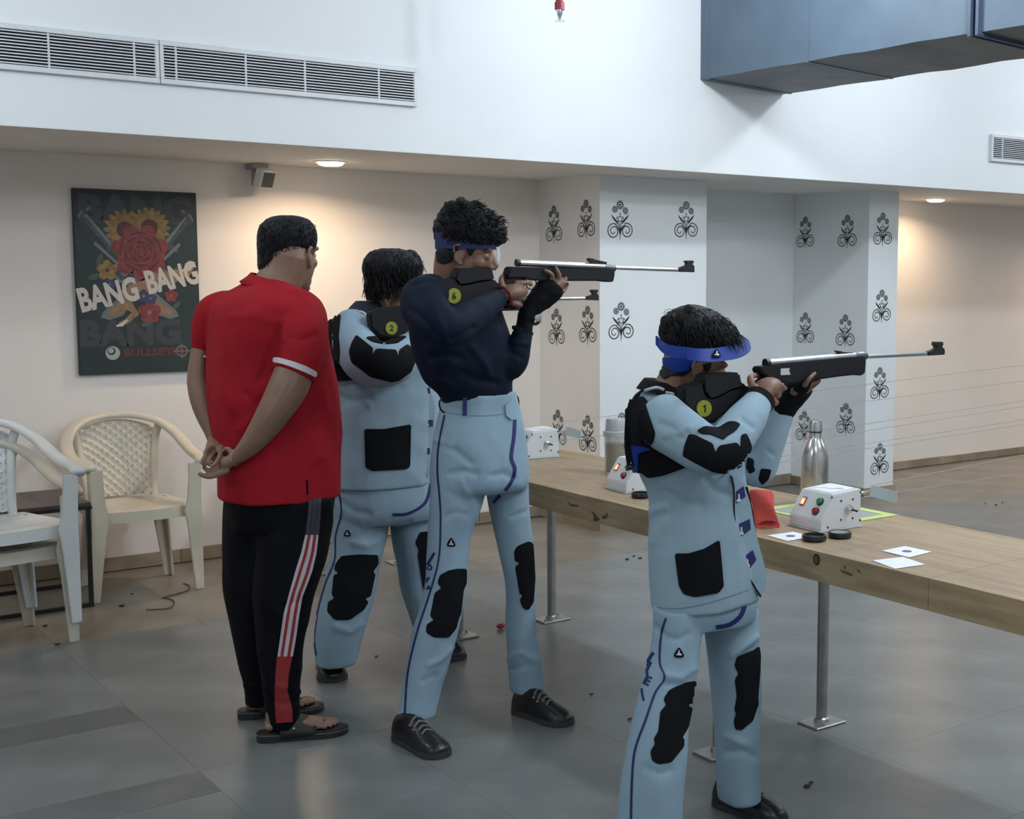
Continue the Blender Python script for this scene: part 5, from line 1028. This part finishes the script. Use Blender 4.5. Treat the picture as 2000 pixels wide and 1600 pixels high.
ribbon('pocket_piping', T, [(767, 1005), (797, 1003), (830, 982), (841, 945)], 5, m_blue, tr); emblem(T, 679, 1041, 7.5, tr)
m = M(); loftV(m, tor); loftC(m, armR, n=20, ends=True); loftC(m, armL, n=16)
mt = M(); loftV(mt, tor); mt = mt.build('t', m_canvas, base=base); TT = bvh(mt); bpy.data.objects.remove(mt)
ja = fuse('jacket', m, m_canvas, b2, voxel=.008, smooth=4, wrinkle=(.004, 6), creases=[([(660, 775), (690, 785), (720, 775)], 8, -.008), ([(690, 755), (720, 790)], 7, .007), ([(780, 755), (740, 765)], 9, -.008), ([(650, 800), (670, 790)], 8, -.005)]); T = bvh(ja)
patch('back_panel', T, [(666, 614), (662, 655), (664, 684), (662, 710), (659, 744), (656, 720), (640, 700), (630, 660), (645, 620)], m_suede, ja, off=.004, jump=.3)
patch('back_panel', TT, [(660, 620), (668, 660), (690, 690), (730, 715), (735, 738), (690, 742), (659, 744), (656, 720), (640, 700), (630, 660), (645, 620)], m_suede, ja, off=.011, jump=.15)
patch('back_stripe', TT, [(638, 687), (656, 690), (660, 712), (657, 735), (634, 733)], m_vis, ja, off=.0165, jump=.12)
patch('elbow_patch', T, [(696, 655), (729, 681), (727, 694), (735, 682), (773, 684), (779, 700), (779, 684), (795, 673), (807, 684), (811, 704), (802, 726), (779, 743), (763, 746), (724, 736), (687, 708), (682, 687), (687, 671)], m_suede, ja, off=.004, jump=.1)
patch('shoulder_patch', T, [(714, 660), (747, 656), (760, 661), (778, 659), (795, 658), (776, 671), (750, 673), (727, 668)], m_suede, ja, off=.005, jump=.12)
patch('pocket', T, [(712, 838), (750, 838), (802, 829), (801, 870), (800, 911), (795, 916), (727, 920), (714, 913)], m_suede, ja, off=.005)
pl = slab('placket', [(806, 727), (816, 730), (844, 769), (850, 791), (849, 850), (841, 925), (834, 937), (826, 876), (828, 785), (822, 750)], 4.52, .02, m_canvas, ja, bevel=.004)
for q in (((830, 758), (840, 757), (841, 769), (830, 770)), ((832, 821), (846, 820), (846, 833), (831, 834)), ((828, 876), (840, 875), (840, 887), (828, 888))):
    slab('button_tab', q, 4.516, .003, m_blue, ja, bevel=.0008); cx, cy = q[0][0]+3, (q[0][1]+q[3][1])/2
    M().add([P(cx+a*3.5, cy+d*5, 4.5155) for a, d in ((-.2, -1), (.3, -.9), (.35, .1), (.9, .6), (.7, 1), (-.8, .95), (-.7, .5), (-.2, .2))], [tuple(range(8))]).build('button', m_wht, ja, fix=False)
m = M(); loftV(m, [(738, 588, 4.685, 40, .9), (735, 600, 4.68, 48, .88), (732, 612, 4.675, 54, .85)], n=30); m.build('collar', mat('collar_navy', (.012, .016, .035), .8), ja, smooth=.9)
M().tube(catmull([P(*p) for p in ((702, 608, 4.56), (712, 612, 4.55), (716, 620, 4.54))], 3), .005, 6).build('collar_trim', m_wht, ja)
shoe(onz(640, 1303, 0)+np.array([.02, .05, 0]), onz(652, 1334, 0)+np.array([.0, -.0, 0]), b2, SHOE, wid=.054); shoe(onz(868, 1275, 0)+np.array([0, .02, 0]), onz(893, 1292, 0), b2, SHOE, wid=.05)
hY = o2[1]
m = M(); loftV(m, [(762, 486, hY, 16, .9), (763, 491, hY, 34, .9), (766, 502, hY, 48, .9), (768, 515, hY, 55, .9), (767, 530, hY, 55, .9), (766, 545, hY, 50, .9), (760, 560, hY, 44, .88), (752, 572, hY, 36, .85), (742, 586, hY, 24, .8)])
loftC(m, [(800, 500, hY-.03, 14), (815, 510, hY-.03, 10), (824, 526, hY-.03, 4)]); loftC(m, [(720, 515, hY, 12), (713, 530, hY, 5)]); loftC(m, [(722, 555, hY, 12), (716, 572, hY, 6)])
ha = fuse('hair', m, m_hair, b2, voxel=.006, smooth=2, wrinkle=(.004, 40), stretch=(1, 1, .4)); Th = bvh(ha)
strands('hair_strands', m_hair, ha, Th, [(rg.uniform(711, 824), rg.uniform(486, 575)) for _ in range(700)], .035, .0012, comb=(.1, -.25, -.8), jitter=.4)
Yg = 4.485
g = rifle('air rifle with badge 2 held by the boy behind the tall boy', P(800, 620, Yg), None)
slab('butt_stock', [(722, 612), (745, 602), (760, 600), (838, 594), (850, 600), (846, 612), (800, 645), (790, 654), (766, 662), (742, 657), (726, 640)], Yg-.03, .040, m_cheek, g, bevel=.006)
slab('fore_stock', [(836, 592), (900, 588), (1000, 586), (1040, 585), (1040, 606), (960, 608), (880, 610), (846, 612)], Yg-.03, .042, m_stock, g, bevel=.004)
barrel('receiver_tube', [(850, 588), (1035, 585)], .011, m_gun, g, Yg-.01); barrel('barrel', [(1030, 584.5), (1160, 583)], .0065, m_gun, g, Yg-.01)
slab('front_sight', [(1145, 580), (1154, 577), (1159, 576), (1159, 572), (1156, 570), (1156, 566), (1169, 566), (1169, 570), (1166, 573), (1170, 577), (1170, 587), (1146, 586)], Yg-.02, .018, m_gunb, g, bevel=.0015)
slab('rear_sight', [(1000, 576), (1010, 576), (1034, 579), (1034, 584), (1000, 584)], Yg-.017, .014, m_gunb, g, bevel=.001)
badge(g, 765, 641, 11.5, Yg-.034, '2')

# ================================================================== PERSON: coach in red polo
base = (1.66, 4.27, 0); ph = PI/2
hip = [(545, 930, 4.29, 102, .98), (546, 965, 4.29, 103, .96), (546, 1000, 4.29, 100, .92), (546, 1025, 4.29, 92, .86)]
lgA = [(577, 970, 4.215, 72, 1), (575, 1020, 4.21, 70, 1), (570, 1070, 4.20, 68, 1), (560, 1130, 4.19, 62, 1), (552, 1190, 4.18, 53, 1), (548, 1250, 4.17, 44, 1), (548, 1310, 4.165, 38, 1), (552, 1365, 4.165, 35, 1), (555, 1402, 4.165, 33, 1), (556, 1422, 4.165, 27, 1)]
lgB = [(510, 970, 4.37, 68, 1), (500, 1050, 4.37, 60, 1), (496, 1150, 4.365, 55, 1), (498, 1220, 4.36, 47, 1), (503, 1280, 4.36, 38, 1), (507, 1330, 4.36, 31, 1), (506, 1376, 4.36, 26, 1)]
tor = [(522, 546, 4.29, 34, .85), (520, 556, 4.29, 50, .8), (517, 575, 4.29, 84, .7), (518, 600, 4.29, 108, .72), (523, 650, 4.29, 117, .82), (529, 700, 4.29, 117, .95), (535, 760, 4.29, 119, 1.05), (540, 830, 4.29, 118, 1.08), (545, 900, 4.29, 113, 1.02), (546, 968, 4.29, 112, .98)]
slR = [(556, 590, 4.22, 34), (585, 614, 4.16, 49), (589, 652, 4.10, 50), (586, 692, 4.07, 48), (577, 722, 4.065, 46), (572, 735, 4.062, 45)]
slL = [(452, 590, 4.38, 28), (424, 612, 4.43, 38), (403, 648, 4.46, 29), (393, 685, 4.47, 19), (391, 709, 4.47, 16.5)]
faR = [(584, 680, 4.07, 34), (577, 718, 4.065, 37), (562, 758, 4.055, 38), (538, 800, 4.06, 33), (516, 834, 4.08, 28), (492, 866, 4.11, 22), (472, 886, 4.14, 16.5), (460, 894, 4.16, 14.5)]
faL = [(395, 670, 4.47, 18), (389, 710, 4.46, 19), (387, 745, 4.45, 21), (395, 780, 4.43, 23), (406, 812, 4.41, 22), (417, 842, 4.38, 18), (422, 862, 4.36, 15.5)]
oc, Rc = head_frame((604, 503), 4.23, (.84, .54), .02, 0, 1.07)
m = M(); head_mesh(m, oc, Rc)
loftC(m, [(565, 500, 4.28, 44), (556, 530, 4.285, 42), (540, 560, 4.29, 44), (530, 590, 4.29, 50)], n=18)
loftV(m, core(tor[2:]), ph); loftV(m, core(hip), ph); loftV(m, core(lgA[:-1], .6), ph); loftV(m, core(lgB[:-1], .6), ph)
loftC(m, core(slR[2:], .6)); loftC(m, core(slL[2:], .6)); loftC(m, faR, n=16); loftC(m, faL, n=16)
# right hand palm up to the left, left hand hanging over it
loftC(m, [(462, 893, 4.16, 14), (450, 900, 4.17, 17), (438, 907, 4.185, 17), (430, 911, 4.195, 12)], n=14, flat=.7)
finger(m, [(442, 919, 4.17), (424, 927, 4.175), (406, 931, 4.18), (390, 926, 4.19)], 7.2)
finger(m, [(436, 910, 4.185), (420, 916, 4.182), (406, 919, 4.187), (398, 913, 4.195)], 6.6)
finger(m, [(432, 903, 4.205), (418, 906, 4.215), (408, 907, 4.22), (404, 900, 4.215)], 5.8)
finger(m, [(430, 896, 4.22), (418, 897, 4.23), (410, 895, 4.235)], 5.6)
finger(m, [(454, 886, 4.165), (447, 878, 4.175), (441, 877, 4.20)], 6.5)
loftC(m, [(422, 860, 4.35, 15), (421, 870, 4.30, 18), (420, 879, 4.26, 18), (419, 885, 4.245, 14)], n=14, flat=.75)
finger(m, [(432, 876, 4.235), (430, 889, 4.19), (424, 901, 4.165), (414, 911, 4.16)], 6.2)
finger(m, [(414, 874, 4.235), (404, 880, 4.21), (401, 888, 4.20), (406, 893, 4.205)], 5.8)
finger(m, [(411, 883, 4.225), (400, 893, 4.195), (396, 903, 4.185), (400, 910, 4.185)], 5.8)
finger(m, [(418, 884, 4.225), (411, 894, 4.195), (408, 903, 4.18), (411, 909, 4.175)], 5.4)
finger(m, [(436, 872, 4.25), (439, 884, 4.225), (437, 895, 4.21)], 6)
# bare feet in sandals
SND = [(onz(510, 1455, 0)+np.array([0, .04, 0]), onz(690, 1436, 0)+np.array([0, .04, 0]))]
dirf = SND[0][1]-SND[0][0]; dirf /= np.linalg.norm(dirf); sd = np.array([-dirf[1], dirf[0], 0])
hB = onz(470, 1408, 0)+np.array([0, .03, 0]); SND.append((hB, hB+dirf*.29))
for (hl, tl), (hx, hy, HY) in zip(SND, ((556, 1390, 4.155), (506, 1360, 4.36))):
    k = np.linalg.norm(tl-hl)/.30; up_ = np.array([0, 0, 1.])
    loft = catmull([hl+dirf*x*k+up_*z for x, z in ((.030, .046), (.07, .054), (.12, .056), (.17, .048), (.215, .040))], 4); rad = np.interp(np.linspace(0, 1, len(loft)), [0, .25, .5, .8, 1], [.026, .031, .033, .038, .032])
    m.tube(loft, list(rad), 14, flat=.58)
    m.tube(catmull([P(hx, hy, HY), hl+dirf*.06*k+up_*.10, hl+dirf*.055*k+up_*.055], 4), .025, 12)
    for s_, x0, l, r in ((.026, .215, .052, .011), (.008, .22, .048, .0085), (-.006, .215, .044, .008), (-.019, .205, .040, .0078), (-.031, .19, .036, .0075)):
        a_ = hl+dirf*x0*k+sd*s_+up_*.036; m.tube([a_, a_+dirf*l*.5+up_*.004, a_+dirf*l-up_*.004], [r, r, r*.8], 8)
ch = fuse('person', m, m_skin2, base=base, voxel=.0032, smooth=3)
tag(ch, 'man in red polo shirt with hands clasped behind his back, seen from behind', 'person'); Tb = bvh(ch)
eyes(oc, Rc, ch, m_eyew, m_iris)
m = M(); loftV(m, hip, ph); loftV(m, lgA, ph); loftV(m, lgB, ph)
tr = fuse('track_pants', m, m_blkp, ch, voxel=.008, smooth=4, wrinkle=(.006, 7), stretch=(1, 1, .6), creases=[([(575, 1360), (590, 1350)], 5, .008), ([(535, 1370), (560, 1375), (585, 1365)], 5, -.006), ([(540, 1340), (575, 1345)], 5, .006), ([(555, 1185), (590, 1170)], 6, -.006), ([(480, 1340), (520, 1345)], 5, .006)]); T = bvh(tr)
def strip(name, L, Rr, m_, off): return patch(name, T, L+Rr[::-1], m_, tr, off=off, step=5, rnd=False)
strip('side_stripe', [(604, 968), (600, 1010), (596, 1045)], [(627, 968), (625, 1010), (622, 1045)], m_strg, .003)
for f in (.33, .66): ribbon('stripe_line', T, [(604+23*f, 968), (600+25*f, 1010), (596+26*f, 1045)], 2.2, m_strd, tr, off=.0045)
Ls = [(596, 1045), (588, 1080), (577, 1115), (570, 1140), (563, 1165), (554, 1199), (548, 1240), (542, 1282)]; Rs = [(621, 1045), (617, 1080), (609, 1115), (600, 1140), (590, 1165), (584, 1199), (578, 1240), (571, 1282)]
strip('side_stripe', Ls, Rs, m_strw, .003)
for f in (.28, .72): ribbon('stripe_line', T, [(a[0]+(b[0]-a[0])*f, a[1]) for a, b in zip(Ls, Rs)], 5.5, m_strr, tr, off=.0045)
strip('ankle_panel', [(541, 1282), (538, 1320), (537, 1350), (538, 1385), (540, 1412)], [(570, 1282), (563, 1320), (561, 1350), (570, 1385), (571, 1410)], m_strr, .003)
m = M(); loftV(m, tor, ph); m.ico(P(556, 590, 4.22), .05, 2); m.ico(P(450, 592, 4.38), .045, 2); loftC(m, slR, n=22, ends=False); loftC(m, slL, n=18, ends=False)
cr = [([(545, 640), (535, 690), (510, 740)], 9, -.008), ([(560, 625), (552, 660)], 7, .008), ([(430, 700), (440, 760), (455, 800)], 9, .007), ([(480, 770), (500, 790), (510, 780)], 8, -.007), ([(470, 840), (490, 820)], 8, .006), ([(570, 660), (590, 665), (615, 655)], 6, -.006), ([(630, 760), (640, 800)], 8, .006), ([(590, 850), (620, 830)], 9, -.006), ([(450, 620), (500, 615), (560, 640)], 9, .004), ([(440, 880), (460, 930)], 9, .006), ([(610, 900), (630, 890)], 8, .005)]
po_ = fuse('polo_shirt', m, m_red_s, ch, voxel=.0075, smooth=4, wrinkle=(.005, 6), stretch=(1, 1, .6), creases=cr); T = bvh(po_)
m_cuff = mat('cuff_white', (.62, .60, .64), .7)
patch('sleeve_stripe', T, [(535, 697), (555, 701), (573, 706), (595, 714), (618, 726), (616, 737), (595, 727), (573, 718), (553, 711), (534, 708)], m_cuff, po_, off=.004, step=4, jump=.08); patch('sleeve_stripe', T, [(374, 688), (390, 689), (407, 689), (405, 698), (390, 698), (375, 698)], m_cuff, po_, off=.004, step=4, jump=.08)
m = M(); R = []
for (x, y, w, t) in ((533, 545, 39, -.26), (529, 554, 43, -.26), (524, 565, 52, -.24)):
    q = M(); loftV(q, [(x, y, 4.285, w, .9), (x, y+1, 4.285, w, .9)], ph, n=36, sub=1, tilt=t); R.append(q.v[:36])
m.rings(R, cap=False)
co2 = m.build('collar', m_red_s, po_, smooth=True, fix=False); so = co2.modifiers.new('s', 'SOLIDIFY'); so.thickness = .005
slab('hem_vent', [(599, 940), (602, 952), (606, 970), (598, 970)], 4.12, .002, m_blkp, po_, bevel=0) if False else ribbon('hem_vent', T, [(599, 938), (600, 952), (600, 966)], 3.5, m_blkp, po_, off=.002)
# short cropped hair
m = M(); hY = oc[1]; loftV(m, [(562, 421, hY, 16, .95), (562, 426, hY, 34, .95), (562, 437, hY, 47, .95), (561, 450, hY, 53, .95), (561, 465, hY, 55, .95), (560, 480, hY, 54, .95), (556, 495, hY, 49, .9), (549, 510, hY, 42, .85), (540, 522, hY, 33, .8), (535, 530, hY+.0, 26, .75)])
ha = fuse('hair', m, m_hair, ch, voxel=.006, smooth=3, wrinkle=(.0012, 60)); Th = bvh(ha)
strands('hair_strands', m_hair, ha, Th, [(rg.uniform(507, 616), rg.uniform(421, 528)) for _ in range(900)], .010, .0009, comb=(0, -.2, -.9), jitter=.3)
# sandals
m_sand = mat('sandal_leather', (.022, .020, .020), .55, var=.15, bump=.2, bscale=80); m_stit = mat('sandal_stitch', (.16, .15, .14), .8)
def sandal(heel, toe, off):
    heel, toe = np.array(heel, float)+off, np.array(toe, float)+off; d = toe-heel; L = np.linalg.norm(d); d /= L; s = np.array([-d[1], d[0], 0]); k = L/.30
    out = [(0, .012), (.01, .028), (.05, .036), (.11, .036), (.17, .042), (.22, .050), (.255, .046), (.285, .030), (.30, .010)]; ol = [(x, w) for x, w in out]+[(x, -w) for x, w in out[::-1]]; n = len(ol)
    mm = M(); mm.add([heel+d*x*k+s*w+np.array([0, 0, z+(.008 if x < .1 else .004*max(0, (x-.2)/.1))*(1 if z else 0)]) for z in (0, .022) for x, w in ol], [tuple(range(n-1, -1, -1)), tuple(range(n, 2*n))]+[(i, (i+1) % n, n+(i+1) % n, n+i) for i in range(n)])
    so = mm.build('sandal', m_sand, ch, bevel=.003)
    M().tube([heel+d*x*k+s*w*1.01+np.array([0, 0, .019+(.006 if x < .1 else .0)]) for x, w in ol], .0014, 5, closed=True).build('stitching', m_stit, so)
    R = []
    for x, h in ((.075, .088), (.10, .092), (.135, .082), (.17, .070), (.195, .062)):
        w = .046; R.append([heel+d*(x+.03*math.cos(t)*0)*k+s*w*math.cos(t)+np.array([0, 0, .015+(h-.015)*math.sin(t)]) for t in (PI*i/12 for i in range(13))])
    mm = M(); nn = 13; mm.add([p for r in R for p in r], [(a*nn+i, a*nn+i+1, (a+1)*nn+i+1, (a+1)*nn+i) for a in range(len(R)-1) for i in range(nn-1)]); st_ = mm.build('strap', m_sand, so, smooth=True, fix=False); q = st_.modifiers.new('s', 'SOLIDIFY'); q.thickness = .005
    M().tube([heel+d*.185*k+np.array([0, 0, .056]), heel+d*.22*k+s*.012+np.array([0, 0, .045]), heel+d*.245*k+s*.014+np.array([0, 0, .022])], .006, 8, flat=.6).build('toe_strap', m_sand, so, smooth=True)
    M().ico(heel+d*.12*k-s*.043+np.array([0, 0, .045]), .005, 2).build('rivet', m_eyl, so)
for hl, tl in SND: sandal(hl, tl, np.zeros(3))
# thread at the wrist
c0 = P(461, 893, 4.16); M().tube([c0+np.array([0, 0, 0])+RT*.010*math.cos(t)*.6+UP*.027*math.sin(t)+FW*.027*math.cos(t) for t in (2*PI*k/20 for k in range(20))], .0008, 5, closed=True).build('wrist_thread', m_wht, ch)
